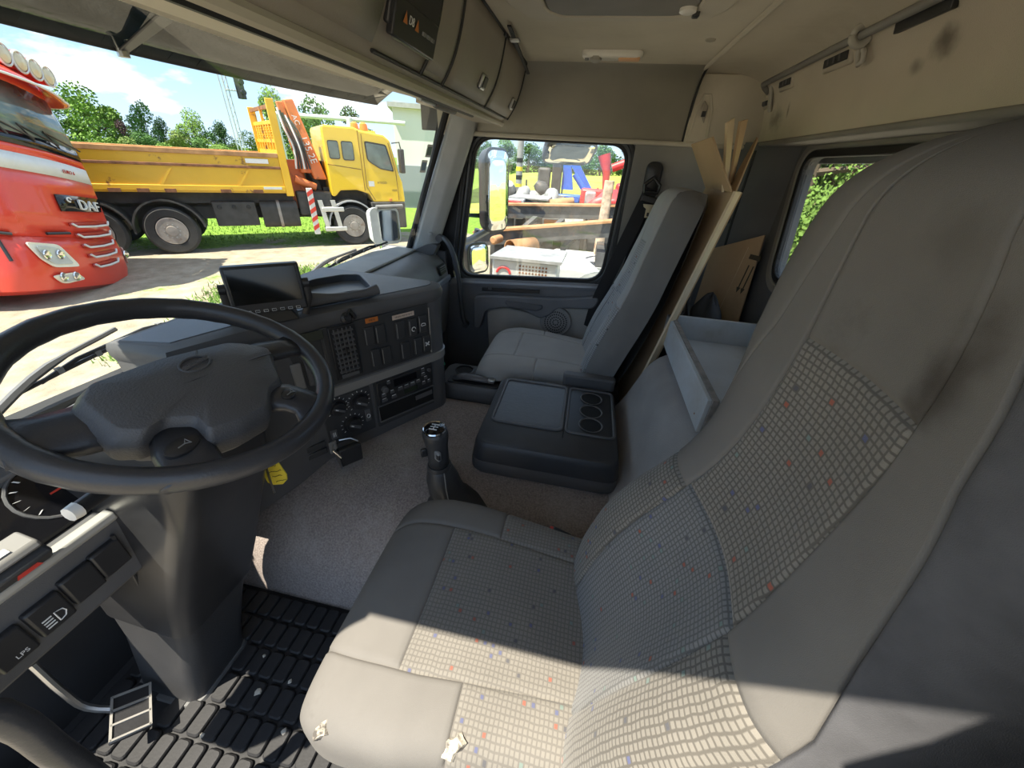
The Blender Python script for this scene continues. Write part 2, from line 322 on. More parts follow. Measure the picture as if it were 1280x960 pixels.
# rear shelf with carpeted front hump
ph = smooth_poly([(-.20, .285), (-.25, .34), (-.29, .45), (-.325, .56), (-.38, .615), (-.46, .625), (-.80, .625)], 26)
mb = MB(); mb.loft([[(x, y, z) for y, z in ph] for x in (-.36, 0, .40)], closed=False, caps=False)
mb.add([(x, y, z) for x in (-.36,) for y, z in ph]+[(-.36, -.80, .2), (-.36, -.2, .2)], [tuple(range(len(ph)+2))])
mb.add([(x, y, z) for x in (.40,) for y, z in ph]+[(.40, -.80, .2), (.40, -.2, .2)], [tuple(range(len(ph)+2))[::-1]])
obj('trim_2', mb, mat('shelf_carpet', (.34, .325, .315), .95, bump=.8, bscale=300, spec=.1), smooth=True, kind=ST)
obj('trim_3', MB().bb(-1.08, 1.04, -.80, -.46, FZ, .60), M_wall, bevel=.02, kind=ST)

# ceiling and headliner
obj('ceiling', MB().bb(-1.105, 1.10, -.37, .90, 1.60, 1.66), M_head, kind=ST)
pp = smooth_poly([(-.36, 1.598), (-.43, 1.603), (-.52, 1.60), (-.59, 1.585), (-.635, 1.55), (-.655, 1.48), (-.665, 1.40), (-.67, 1.365)], 24)
mb = MB(); mb.loft([[(x, y, z) for y, z in pp] for x in (-1.1, 0, 1.06)], closed=False, caps=False)
hb = obj('wall_back', mb, M_head, smooth=2, kind=ST)
mb = MB(); mb.bb(-1.12, 1.1, -.86, -.36, 1.63, 1.66); mb.bb(-1.12, 1.1, -.86, -.83, 1.3, 1.66); mb.bb(1.09, 1.12, -.86, .9, 1.36, 1.66); mb.bb(1.11, 1.13, -.86, -.13, FZ-.05, 1.66); obj('light_block_skin', mb, M_wall, hb)  # unseen slabs added outside the trim to block light leaking through gaps
obj('headliner_lip', MB().tube([(x, -.358, 1.599) for x in (-1.1, 0, 1.05)], .009, 8), M_overl, hb, smooth=True)
obj('lower_lip', MB().bb(-1.1, 1.05, -.80, -.66, 1.355, 1.372), M_wall2, hb, bevel=.006)
# lower back wall with a window, chamfered corner
WIN = round_poly([(.80, 1.318), (.69, .90), (.02, .90), (.02, 1.318)], .06)   # (x,z)
WO = []
for x, z in WIN:
    cx, cz = .4, 1.11; dx, dz = x-cx, z-cz; k = 1/max(abs(dx)/.47, abs(dz)/.27, 1e-6); WO.append((cx+dx*k, cz+dz*k))
mb = MB(); frame_plate(mb, [(x, -.78, z) for x, z in WIN], [(x, -.78, z) for x, z in WO], (0, -.04, 0))
mb.bb(-1.1, -.07, -.82, -.78, .84, 1.38); mb.bb(-1.1, .87, -.82, -.78, FZ, .84)
mb.prism([(.87, -.78, FZ), (1.06, -.60, FZ), (1.06, -.66, FZ), (.87, -.84, FZ)], (0, 0, 1.47))
wb = obj('wall_rear', mb, M_wall, kind=ST)
mb = MB(); frame_plate(mb, [(x, -.775, z) for x, z in WIN], [(x, -.775, z) for x, z in offset_loop(WIN, .022)], (0, -.02, 0)); obj('window_seal', mb, M_seal, wb, bevel=.004)
mb = MB(); frame_plate(mb, [(x, -.772, z) for x, z in offset_loop(WIN, .024)], [(x, -.772, z) for x, z in offset_loop(WIN, .06)], (0, -.015, 0)); obj('window_surround', mb, M_wall2, wb, bevel=.006)
obj('window_3', MB().prism([(x, -.795, z) for x, z in WIN], (0, -.004, 0)), G_side, kind=ST)
for x in (.93, ): obj('bolt_cap', MB().lathe((1.0, -.645, 1.06), (-.7, -.7, 0), [(.011, .0), (.011, -.006), (.007, -.01)], 14), M_dash, wb, smooth=True)
obj('corner_seam', MB().tube([(.99, -.667, .7), (1.0, -.657, 1.05), (1.0, -.657, 1.34)], .006, 6), M_seal, wb, smooth=True)

# right side of the cab: upper trim, B pillar, door
pu = smooth_poly([(1.055, 1.355), (1.052, 1.42), (1.038, 1.50), (1.005, 1.56), (.955, 1.59), (.88, 1.602)], 18)
mb = MB(); mb.loft([[(x, y, z) for x, z in pu] for y in (-.355, .2, .80)], closed=False, caps=False)
wr = obj('wall_right', mb, mat('side_header', (.36, .335, .28), .9, bump=.3, bscale=400, var=.06, dirt=(.27, .245, .2), dscale=3), smooth=2, solid=-.03, kind=ST)
obj('rear_corner_trim', MB().bb(1.04, 1.06, -.68, -.362, 1.36, 1.60), M_head, wr, bevel=.004)
obj('corner_gap', MB().tube([(x-.002, -.362, z) for x, z in pu], .005, 6), M_seal, wr, smooth=True)
obj('header_edge', MB().tube([(1.05, y, 1.352) for y in (-.62, 0, .78)], .010, 8), M_overl, wr, smooth=True)
obj('coat_hook', MB().prism([(x, y, z) for y, z, x in [(-.412, 1.45, 1.04), (-.398, 1.48, 1.04), (-.405, 1.51, 1.04), (-.425, 1.49, 1.04), (-.425, 1.43, 1.04)]], (-.014, 0, 0)), M_over, wr, bevel=.004)
obj('hook_slot', MB().bb(1.02, 1.032, -.420, -.405, 1.452, 1.472), M_black, wr)
obj('hook_recess', MB().tube([(1.04, -.38, 1.38), (1.04, -.385, 1.49), (1.04, -.40, 1.53), (1.04, -.425, 1.53), (1.04, -.445, 1.48), (1.04, -.455, 1.38)], .006, 6), M_overl, wr, smooth=True)
# B pillar
pbm = MB(); pbm.prism([(1.06, -.16, FZ), (1.06, -.62, FZ), (1.06, -.62, 1.37), (1.06, -.16, 1.37)], (.05, 0, 0)); obj('wall_pillar', pbm, M_wall2, kind=ST)
# door window
DW = round_poly([(.605, 1.335), (-.128, 1.335), (-.102, .705), (.705, .655)], .085, 7)   # (y,z)
d1 = thing('door_1', None, None, (1.06, .3, FZ), kind=ST)
X0 = 1.075
def ring(d0, d1_, xa, dx, name, mt, bevel=.005):
    mb = MB(); frame_plate(mb, [(xa, y, z) for y, z in offset_loop(DW, d0)], [(xa, y, z) for y, z in offset_loop(DW, d1_)], (dx, 0, 0)); return obj(name, mb, mt, d1, bevel=bevel, smooth=True)
ring(.0, .018, 1.078, .03, 'window_seal', M_seal)
ring(.016, .034, 1.072, .03, 'window_frame', mat('frame_grey', (.05, .055, .06), .4))
ring(.032, .052, 1.064, .04, 'door_seal', M_seal)
ring(.050, .062, 1.070, .04, 'frame_edge', M_dash)
obj('window_2', MB().prism([(1.095, y, z) for y, z in offset_loop(DW, .004)], (.004, 0, 0)), G_side, kind=ST)
# door panel below the window
def door_line(y): return .655+(.705-.655)*(.705-y)/.807
ys = np.linspace(-.19, .80, 12)
mb = MB(); mb.loft([[(1.055, y, FZ), (1.055, y, .43), (1.03, y, .60), (1.03, y, door_line(y)-.045), (1.06, y, door_line(y)-.02), (1.10, y, door_line(y)-.02), (1.10, y, FZ)] for y in ys])
obj('door_body', mb, M_door, d1, bevel=.012)
# sill strips under the window
obj('sill_strip', MB().loft([[(1.026, y, door_line(y)-.052), (1.026, y, door_line(y)-.035), (1.05, y, door_line(y)-.028), (1.05, y, door_line(y)-.052)] for y in np.linspace(-.16, .68, 8)]), mat('sill_grey', (.13, .14, .16), .4), d1, bevel=.003)
obj('sill_slot', MB().loft([[(1.020, y, door_line(y)-.078), (1.020, y, door_line(y)-.058), (1.045, y, door_line(y)-.058), (1.045, y, door_line(y)-.078)] for y in np.linspace(.22, .56, 5)]), M_black, d1, bevel=.003)
obj('lock_button', MB().bb(1.012, 1.03, .50, .52, .60, .615), M_dash, d1, bevel=.003)
# armrest that sweeps down to the front
ar = [(-.12, .635), (.10, .60), (.33, .585), (.50, .575), (.60, .56), (.60, .36), (.56, .36), (.53, .48), (.42, .515), (.30, .51), (.25, .49), (.20, .47), (.14, .50), (.11, .545), (-.10, .565)]
obj('armrest', MB().prism([(.985, y, z) for y, z in round_poly(ar, .03, 4)], (.06, 0, 0)), M_door, d1, bevel=.014, seg=3)
obj('pull_handle', MB().prism([(.978, y, z) for y, z in round_poly([(.41, .56), (.19, .555), (.19, .535), (.22, .515), (.38, .52), (.41, .54)], .02, 4)], (.02, 0, 0)), mat('handle_recess', (.10, .105, .12), .5), d1, bevel=.006)
obj('fabric_insert', MB().prism([(1.022, y, z) for y, z in round_poly([(.53, .47), (.42, .50), (.26, .485), (.2, .46), (.13, .49), (.08, .54), (-.08, .55), (-.08, .1), (.5, .1)], .03, 4)], (.03, 0, 0)), M_door2, d1, bevel=.008)
sp = obj('speaker', MB().lathe((1.012, .108, .455), (-1, 0, 0), [(.088, -.015), (.092, 0), (.088, .010), (.080, .012), (.076, .006), (.03, .009), (.0, .010)], 40), mat('speaker_grey', (.32, .31, .30), .7), d1, smooth=True)
hb_ = MB()
for rr in (.016, .032, .048, .063):
    k = int(rr*2*PI/.0125)
    for i in range(k):
        a = 2*PI*i/k; hb_.lathe((1.002, .108+rr*math.cos(a), .455+rr*math.sin(a)), (-1, 0, 0), [(.0042, 0), (.0042, .0035)], 6)
obj('grille_holes', hb_, M_black, sp, kind='stuff')
# lower door / door pocket
obj('door_pocket', MB().bb(.96, 1.05, -.1, .55, FZ+.02, .12), M_door, d1, bevel=.02)
# A pillar right
def apil(t, off): b = Vector((1.03, .93, .77)); c = Vector((1.035, .665, 1.45)); return b.lerp(c, t)+Vector(off)
mb = MB(); mb.loft([[apil(t, (0, .07-.02*t, .0)), apil(t, (-.045, .03, -.0)), apil(t, (-.04, -.05, .0)), apil(t, (.0, -.095, 0)), apil(t, (.05, -.08, 0)), apil(t, (.05, .06, 0))] for t in np.linspace(-.05, 1.08, 9)])
ap = obj('trim_4', mb, M_apil, smooth=True, bevel=.012, kind=ST)
obj('windshield_seal', MB().tube([apil(t, (-.035, .062, 0)) for t in np.linspace(-.05, 1.05, 9)], .016, 8), M_seal, ap, smooth=True)
obj('pillar_screw', MB().lathe((.985, .845, .88), (-1, -.3, 0), [(.013, -.01), (.012, .004), (.004, .007)], 12), M_apil, ap, smooth=True)
obj('pillar_foot', MB().prism([(.975, y, z) for y, z in round_poly([(.97, .77), (.83, .77), (.80, .83), (.86, .83), (.93, .80)], .02)], (.06, 0, 0)), M_dash, ap, bevel=.012)
obj('door_front_post', MB().prism([(1.085, y, z) for y, z in ((.60, 1.44), (.80, 1.44), (1.06, .60), (.74, .60), (.755, .66), (.66, 1.33))], (.03, 0, 0)), M_seal, d1)
# grab handle beside the passenger door
g = thing('grab_handle', 'curved black grab handle rising beside the passenger door window', 'handle', (1.0, .70, .3))
gp = [(1.02, .80, .862), (1.0, .775, .865), (.985, .745, .845), (.98, .715, .79), (.98, .69, .68), (.98, .675, .52), (.985, .66, .40), (1.02, .655, .36)]
def spline(P, n):
    P = np.array(P, float); d = np.r_[0, np.cumsum(np.linalg.norm(np.diff(P, axis=0), axis=1))]; t = np.linspace(0, d[-1], n); Q = []
    m = np.gradient(P, d, axis=0)
    for tt in t:
        i = min(np.searchsorted(d, tt, side='right')-1, len(P)-2); h = d[i+1]-d[i]; s = (tt-d[i])/h
        Q.append((2*s**3-3*s**2+1)*P[i]+(s**3-2*s**2+s)*h*m[i]+(-2*s**3+3*s**2)*P[i+1]+(s**3-s**2)*h*m[i+1])
    return [tuple(q) for q in Q]
obj('grip', MB().tube(spline(gp, 30), .0135, 10), mat('handle_black', (.07, .075, .085), .4), g, smooth=2)
obj('mount', MB().lathe((1.0, .80, .862), (1, .2, 0), [(.019, -.012), (.019, .02)], 14), M_dash, g, smooth=True)
obj('mount', MB().lathe((1.0, .656, .372), (1, .0, 0), [(.019, -.012), (.019, .02)], 14), M_dash, g, smooth=True)

# driver's side: open doorway, only header, pillars and sill stand there
obj('wall_left', MB().bb(-1.105, -1.06, -.36, .95, 1.52, 1.66), M_head, kind=ST)
mb = MB(); mb.prism([(-1.105, -.165, 1.52), (-1.105, -.15, 1.38), (-1.105, -.125, 1.31), (-1.105, -.15, 1.22), (-1.105, -.14, .9), (-1.105, -.13, FZ), (-1.105, -.84, FZ), (-1.105, -.84, 1.5), (-1.105, -.36, 1.5)], (.035, 0, 0)); obj('wall_pillar_left', mb, M_wall, kind=ST)
obj('trim_5', MB().loft([[Vector((-1.06, .93, .70)).lerp(Vector((-1.06, .70, 1.5)), t)+Vector(o_) for o_ in ((0.03, .06, 0), (.03, -.05, 0), (-.06, -.06, 0), (-.06, .06, 0))] for t in (-.1, .5, 1.05)]), M_apil, kind=ST)
obj('trim_6', MB().bb(-1.16, -1.07, -.2, 1.2, FZ-.1, .02), M_dash, kind=ST)
obj('wall_side_front', MB().bb(1.06, 1.10, .79, 1.2, FZ-.05, .78), M_door, kind=ST)
# front bulkhead under the windscreen and front header
obj('wall_front', MB().bb(-1.1, 1.1, 1.17, 1.22, FZ-.05, .70), M_floor, kind=ST)
obj('trim_7', MB().loft([[(x, .88-.14*x*x, 1.455), (x, .80-.14*x*x, 1.47), (x, .80-.14*x*x, 1.62), (x, .90-.14*x*x, 1.62)] for x in np.linspace(-1.1, 1.06, 13)]), M_overl, kind=ST)
# windscreen
def wsF(x, t): return (x, (1.16-.25*x*x)*(1-t)+(.87-.15*x*x)*t+.03*math.sin(PI*t), .70+(1.475-.70)*t)
mb = MB(); mb.grid(wsF, np.linspace(-1.03, 1.02, 25), np.linspace(0, 1, 9)); obj('window_1', mb, G_wind, smooth=2, kind=ST)

for i, (x_, t_) in enumerate(((.945, .735), (.93, .65))):
    a_ = Vector(wsF(x_, t_)); ex_ = (Vector(wsF(x_+.02, t_))-Vector(wsF(x_-.02, t_))).normalized(); ey_ = (Vector(wsF(x_, t_+.02))-Vector(wsF(x_, t_-.02))).normalized(); n_ = ex_.cross(ey_); n_ = n_ if n_.y < 0 else -n_
    s_ = thing('windscreen_sticker', ['upper white and green toll sticker on the windscreen corner', 'lower pale blue toll sticker on the windscreen corner'][i], 'sticker', tuple(a_), group='toll stickers on the windscreen')
    def q4(w_, h_, o): return [a_+ex_*(sx*w_)+ey_*(sy*h_)+n_*o for sx, sy in ((-1, -1), (1, -1), (1, 1), (-1, 1))]
    obj('paper', MB().prism(q4(.02, .028, .003), n_*.0008), M_white, s_); obj('print', MB().prism(q4(.015, .018, .0042), n_*.0004), mat('sticker_green', (.20, .30, .26), .6) if i == 0 else mat('sticker_blue', (.25, .36, .5), .6), s_)
# roof hatch
h = thing('roof_hatch', 'recessed grey roof hatch panel in the beige ceiling', 'roof hatch', (.3, .0, 1.60))
hp = round_poly([(.355, .235), (.355, -.225), (.26, -.262), (-.32, -.262), (-.32, .30), (.24, .285)], .03)
mb = MB(); hin = [(x, y) for x, y in round_poly([(.325, .155), (.325, -.15), (.28, -.185), (-.28, -.185), (-.28, .20), (.28, .19)], .05)]
hp = round_poly([(.355, .235), (.355, -.225), (.26, -.262), (-.32, -.262), (-.32, .30), (.24, .285)], .03); frame_plate(mb, [(x, y, 1.602) for x, y in hin], [(x, y, 1.602) for x, y in hp], (0, 0, -.012)); obj('hatch_frame', mb, M_overl, h, bevel=.005)
mb = MB(); mb.loft([[(x, y, 1.592) for x, y in hin], [(x*.93, y*.93, 1.597) for x, y in hin]]); obj('hatch_panel', mb, mat('hatch_grey', (.20, .185, .165), .7), h, bevel=.008, smooth=True)
obj('round_cap', MB().lathe((.264, -.163, 1.591), (0, 0, -1), [(.020, -.004), (.020, .006), (.014, .009), (.004, .009)], 20), M_lampc, h, smooth=True)
obj('clip', MB().bb(.275, .295, -.195, -.178, 1.58, 1.595), M_black, h, bevel=.003)
st = thing('ceiling_strap', 'thin black strap running along the ceiling to the lockers', 'strap', (.6, .32, 1.58))
obj('webbing', MB().prism([(.88, .328, 1.560), (.88, .340, 1.560), (.40, .322, 1.592), (.40, .310, 1.592)], (0, 0, -.004)), M_belt, st)
obj('buckle', MB().box((.50, .318, 1.580), (.03, .032, .008)), M_steel, st, bevel=.003)
# roof lamp
l = thing('ceiling_lamp', 'small oblong interior lamp with an amber end set in the ceiling', 'lamp', (.72, .01, 1.60))
obj('housing', MB().loft([[(.725+px*a, .006+py*a, zz) for px, py in rrect(.062, .215, .025)] for a, zz in ((1, 1.603), (1.0, 1.588), (.93, 1.580))]), M_lampc, l, smooth=True, bevel=.004)
obj('amber_lens', MB().loft([[(.720+px, -.055+py, zz) for px, py in rrect(.04, .075, .008)] for zz in (1.584, 1.576)]), M_warm, l, bevel=.003)
obj('clear_lens', MB().loft([[(.720+px, .012+py, zz) for px, py in rrect(.04, .06, .008)] for zz in (1.584, 1.577)]), mat('lens_grey', (.55, .53, .48), .3), l, bevel=.003)
obj('reading_spot', MB().lathe((.715, .062, 1.583), (0, 0, -1), [(.022, 0), (.020, .010), (.010, .016)], 20), mat('spot_grey', (.33, .31, .27), .5), l, smooth=True)
obj('switch', MB().lathe((.72, .094, 1.582), (0, 0, -1), [(.008, 0), (.007, .008)], 12), M_grey, l, smooth=True)
obj('ceiling_dot', MB().lathe((.56, -.285, 1.602), (0, 0, -1), [(.016, 0), (.014, .006), (.006, .008)], 14), mat('dot_grey', (.33, .30, .24), .7), label='small flat grey plug in the beige ceiling near the lamp', cat='plug', smooth=True)

# rail with clips, slots and hooks on the back panel
rl = thing('curtain_rail', 'grey metal rail running along the beige back panel', 'rail', (.4, -.60, 1.56))
obj('rail_tube', MB().tube([(.995, -.635, 1.535), (1.0, -.615, 1.550), (.985, -.60, 1.56), (.5, -.598, 1.562), (-.4, -.598, 1.562)], .0095, 10), mat('rail_grey', (.22, .215, .20), .45), rl, smooth=2)
cg = mat('clip_grey', (.42, .40, .35), .5)
def rail_clip(x):
    c = obj('rail_clip', MB().tube([(x, -.598+.018*math.cos(a), 1.562+.018*math.sin(a)) for a in np.linspace(0, 2*PI, 13)], .007, 8, flat=1.6), cg, rl, smooth=2)
    obj('clip_loop', MB().tube([(x+.012, -.612, 1.548), (x-.004, -.618, 1.53), (x-.006, -.622, 1.512), (x+.014, -.625, 1.508), (x+.026, -.62, 1.53), (x+.016, -.612, 1.548)], .006, 8), cg, c, smooth=2)
rail_clip(.335)
obj('rail_bracket', MB().prism([(.975, -.632, 1.55), (.955, -.63, 1.555), (.945, -.64, 1.51), (.95, -.652, 1.47), (.965, -.652, 1.47), (.972, -.64, 1.52)], (0, .012, 0)), cg, rl, bevel=.004)
for i, (x, z, ww, hh) in enumerate([(1.035, 1.505, .085, .022), (.83, 1.543, .11, .024), (.49, 1.545, .15, .026), (.15, 1.553, .20, .03)]):
    yb = float(np.interp(-z, [-q_[1] for q_ in pp], [q_[0] for q_ in pp]))
    v = thing('panel_vent', ['smallest slotted vent at the corner end of the back panel', 'small slotted vent beside the rail bracket', 'slotted vent under the rail left of the rail clip', 'wide black slot at the top of the back panel above the seat'][i], 'vent', (x, yb, z), group='slots in the back panel')
    rot = Matrix.Rotation(math.radians(-12), 4, 'X')
    if i < 3: obj('bezel', MB().box((x, yb-.002, z), (ww, .014, hh+.018), rot.to_3x3()), mat('bezel_beige', (.44, .40, .33), .6), v, bevel=.006)
    obj('slot', MB().box((x, yb+.004, z), (ww*.82, .012, hh*.8), rot.to_3x3()), M_black, v, bevel=.002)
    if i < 3:
        for k in (-1, 0, 1): obj('slat', MB().box((x+k*ww*.2, yb+.010, z), (.008, .006, hh*.6), rot.to_3x3()), M_dash, v)

# ================================================================== OVERHEAD LOCKERS
ov = thing('overhead_locker', 'brown-grey overhead storage console with lids above the windscreen', 'storage', (0, .5, 1.40))
FACE = smooth_poly([(.352, 1.600), (.360, 1.55), (.378, 1.48), (.405, 1.425), (.425, 1.405)], 9)
BP = FACE+[(.455, 1.388), (.52, 1.392), (.80, 1.455), (.80, 1.600)]
def endx(k): return .93
mb = MB(); mb.loft([[(x, y, z) for y, z in BP] for x in np.linspace(-1.05, .88, 5)]+[[(.925, y+.02, z) for y, z in BP], [(.945, y+.06, z) for y, z in BP]]); obj('body', mb, M_over, ov, smooth=True)
obj('bottom_lip', MB().tube([(x, .448, 1.388) for x in (-1.05, 0, .92)], .012, 8), M_overl, ov, smooth=True)
obj('under_panel', MB().loft([[(x, .47, 1.384), (x, .78-.10*x*x*(x > 0), 1.440), (x, .78-.10*x*x*(x > 0), 1.446), (x, .47, 1.392)] for x in np.linspace(-1.05, .95, 9)]), M_overl, ov, smooth=True)
obj('under_groove', MB().tube([(x, .475, 1.383) for x in (-1.05, 0, .55)], .007, 6), M_seal, ov, smooth=True)
obj('visor_hinge', MB().tube([(.30, .52, 1.385), (.47, .515, 1.385)], .009, 8), M_dash, ov, smooth=True)
obj('visor_pin', MB().tube([(.22, .535, 1.390), (.30, .52, 1.385)], .005, 8), M_steel, ov, smooth=True)
def face_panel(x0, x1, t0, t1, off, name, mt, parent, r=.02, th=.008):
    # panel that follows the curved face
    P = np.array(FACE); d = np.r_[0, np.cumsum(np.linalg.norm(np.diff(P, axis=0), axis=1))]; d /= d[-1]
    def F(x, t): return (x, np.interp(t, d, P[:, 0])-off, np.interp(t, d, P[:, 1])-off*.3)
    mb = MB(); mb.grid(F, np.linspace(x0, x1, 8), np.linspace(t0, t1, 8)); return obj(name, mb, mt, parent, smooth=2, solid=-th)
def latch(x, t, parent):
    P = np.array(FACE); d = np.r_[0, np.cumsum(np.linalg.norm(np.diff(P, axis=0), axis=1))]; d /= d[-1]
    y = np.interp(t, d, P[:, 0]); z = np.interp(t, d, P[:, 1]); rot = Matrix.Rotation(math.radians(24), 3, 'X')
    o = obj('latch', MB().box((x, y-.010, z), (.048, .012, .040), rot), M_steel, parent, bevel=.004)
    obj('latch_recess', MB().box((x, y-.014, z-.001), (.038, .010, .030), rot), M_black, o, bevel=.003)
l0 = face_panel(-.035, .085, .10, .93, .004, 'lid', M_over, ov)
l1 = face_panel(.10, .505, .03, .97, .004, 'lid', M_over, ov); latch(.36, .73, l1)
l2 = face_panel(.515, .905, .03, .97, .004, 'lid', M_over, ov); latch(.83, .74, l2)
for xx in (-.042, .0925, .510, .910): obj('lid_gap', MB().tube([(xx, y_-.004, z_-.002) for y_, z_ in FACE], .0035, 6), M_seal, ov)
obj('lid_gap', MB().tube([(x_, FACE[-1][0]-.003, FACE[-1][1]-.001) for x_ in (-.25, .3, .91)], .0035, 6), M_seal, ov)
obj('lid_gap', MB().tube([(x_, .349, 1.597) for x_ in (-.25, .3, .92)], .004, 6), M_seal, ov)
l3 = face_panel(-.85, -.26, .05, .95, .004, 'lid', M_over, ov)
for x in (.52, .55): obj('hinge', MB().box((x-.03, .349, 1.592), (.02, .01, .012)), M_black, ov, bevel=.002)
# tachograph and radio bay
td = thing('tachograph', 'black tachograph unit with display set in the overhead console', 'tachograph', (-.14, .385, 1.47))
rot = Matrix.Rotation(math.radians(17), 3, 'X')
def onf(x, t, off):
    P = np.array(FACE); d = np.r_[0, np.cumsum(np.linalg.norm(np.diff(P, axis=0), axis=1))]; d /= d[-1]
    return (x, np.interp(t, d, P[:, 0])-off, np.interp(t, d, P[:, 1]))
obj('bezel', MB().box(onf(-.145, .48, .0), (.205, .014, .125), rot), M_black, td, bevel=.005)
a = obj('unit', MB().box(onf(-.145, .26, .007), (.185, .012, .050), rot), M_gloss, td, bevel=.003)
obj('display', MB().box(onf(-.15, .25, .0145), (.09, .004, .028), rot), mat('lcd', (.09, .10, .09), .2), a)
for k in range(3): obj('button', MB().box(onf(-.075, .15+.09*k, .0145), (.022, .006, .011), rot), M_dash, a, bevel=.002)
for k in range(2): obj('button', MB().box(onf(-.218, .18+.12*k, .0145), (.022, .006, .014), rot), M_dash, a, bevel=.002)
b_ = obj('unit', MB().box(onf(-.145, .71, .009), (.19, .014, .058), rot), M_black, td, bevel=.003)
obj('slot', MB().box(onf(-.145, .86, .017), (.16, .004, .006), rot), M_steel, b_)
ru = Vector((0, math.sin(math.radians(-17)), math.cos(math.radians(-17)))).normalized()
for k, (x, c_) in enumerate([(-.205, M_orange), (-.155, M_orange)]):
    p = Vector(onf(x, .70, .0185)); obj('warning_mark', MB().add([p+Vector((-.009, 0, 0))-ru*.008, p+Vector((.009, 0, 0))-ru*.008, p+ru*.01], [(0, 1, 2)]), c_, b_)
text('lettering', 'D8', .018, onf(-.18, .70, .0185), (1, 0, 0), ru, M_white, b_, .0003)
for k in range(3): obj('button', MB().box(onf(-.12+.022*k, .72, .0185), (.012, .004, .006), rot), M_grey, b_)

# ================================================================== DASHBOARD
da = thing('dashboard', 'dark wrap-around truck dashboard with vents, switches and radio', 'dashboard', (0, .9, FZ))
A2 = Vector((-.15, .784)); DU = Vector((.33, -.217)).normalized(); NRM = Vector((DU.y, -DU.x))   # NRM faces the driver
def dp(u, z, off=0): p = A2+DU*u+NRM*off; return Vector((p.x, p.y, z))
RU = Vector((DU.x, DU.y, 0)); UPV = Vector((0, 0, 1))
DROT = Matrix(((DU.x, -NRM.x, 0), (DU.y, -NRM.y, 0), (0, 0, 1)))
def dbox(u0, u1, z0, z1, off, th, name, mt, parent=da, bevel=.003):
    c = dp((u0+u1)/2, (z0+z1)/2, off+th/2); return obj(name, MB().box(c, (u1-u0, th, z1-z0), DROT), mt, parent, bevel=bevel)
# central stack body
pl = [(-.44, 1.10), (-.44, .93), (-.30, .87)]+[tuple((A2+DU*u).to_tuple()) for u in (0, .2, .40, .44)]
cc = A2+DU*.45-NRM*.075
ang0 = math.atan2(NRM.y, NRM.x)
pl += [(cc.x+.075*math.cos(ang0+t), cc.y+.075*math.sin(ang0+t)) for t in np.linspace(.0, 1.75, 9)]
pl += [(.345, .80), (.345, 1.08)]
def scaled(poly, d):
    return offset_loop(poly, d)
mb = MB(); mb.loft([[(x, y, z) for x, y in scaled(pl, o)] for o, z in ((-.02, .262), (0, .29), (0, .55), (-.003, .775))]); obj('centre_body', mb, M_dash, da, smooth=True)
mb = MB(); mb.loft([[(x, y, z) for x, y in scaled(pl, o)] for o, z in ((-.003, .775), (.006, .79), (.008, .805), (.0, .822), (-.02, .830))]); obj('top_pad', mb, M_dash, da, smooth=True)
mb = MB(); mb.loft([[(x, y, z) for x, y in scaled(pl, o)] for o, z in ((-.035, .828), (-.036, .8325), (-.045, .833))]); obj('top_mat', mb, M_dtop, da, smooth=True)
# grey trim band round the stack
band = [p for p in pl[3:-2]]
mb = MB(); mb.loft([[(x+NRM.x*0, y, z) for x, y in [tuple(Vector(b)+Vector((math.cos(a_), math.sin(a_)))*o) for b, a_ in zip(band, [ang0]*4+list(ang0+np.linspace(0, 1.75, 9)))]] for o, z in ((-.002, .528), (.006, .532), (.006, .562), (-.002, .566))], closed=False, caps=False); obj('trim_band', mb, M_trim, da, smooth=True)
# end grille on the rounded side and green button
obj('side_slot', MB().box((cc.x+.076, cc.y+.012, .755), (.012, .05, .022), Matrix.Rotation(.15, 3, 'Z')), M_black, da, bevel=.004)
obj('side_knob', MB().lathe((cc.x+.070, cc.y-.022, .44), (.94, -.25, 0), [(.016, -.004), (.016, .018), (.012, .022)], 16), M_black, da, smooth=True)
obj('side_knob', MB().lathe((cc.x+.062, cc.y-.045, .455), (.84, -.5, 0), [(.010, -.004), (.010, .012), (.007, .014)], 16), M_green, da, smooth=True)
obj('side_knob', MB().lathe((cc.x+.074, cc.y-.005, .475), (.95, -.2, 0), [(.009, -.004), (.009, .022), (.007, .026)], 12), M_black, da, smooth=True)
# upper panel inset
up = dbox(.035, .425, .572, .778, -.002, .006, 'upper_panel', M_dash2)
obj('panel_edge', MB().tube([dp(.428, z, .004) for z in (.575, .68, .76)], .003, 6), M_trim, da, smooth=True)
# vent with louvres
vt = dbox(.052, .138, .588, .776, .003, .010, 'air_vent', M_black)
for k in range(9): obj('louvre', MB().box(dp(.095, .618+.0175*k, .015), (.066, .010, .003), DROT @ Matrix.Rotation(.5, 3, 'X')), M_dash, vt)
for k in range(5): obj('louvre', MB().box(dp(.068+.0135*k, .69, .012), (.003, .012, .158), DROT), M_dash, vt)
obj('vent_tab', MB().box(dp(.095, .69, .019), (.004, .008, .03), DROT), M_black, vt, bevel=.001)
dbox(.066, .126, .592, .606, .013, .003, 'vent_wheel', M_dash, vt, .002)
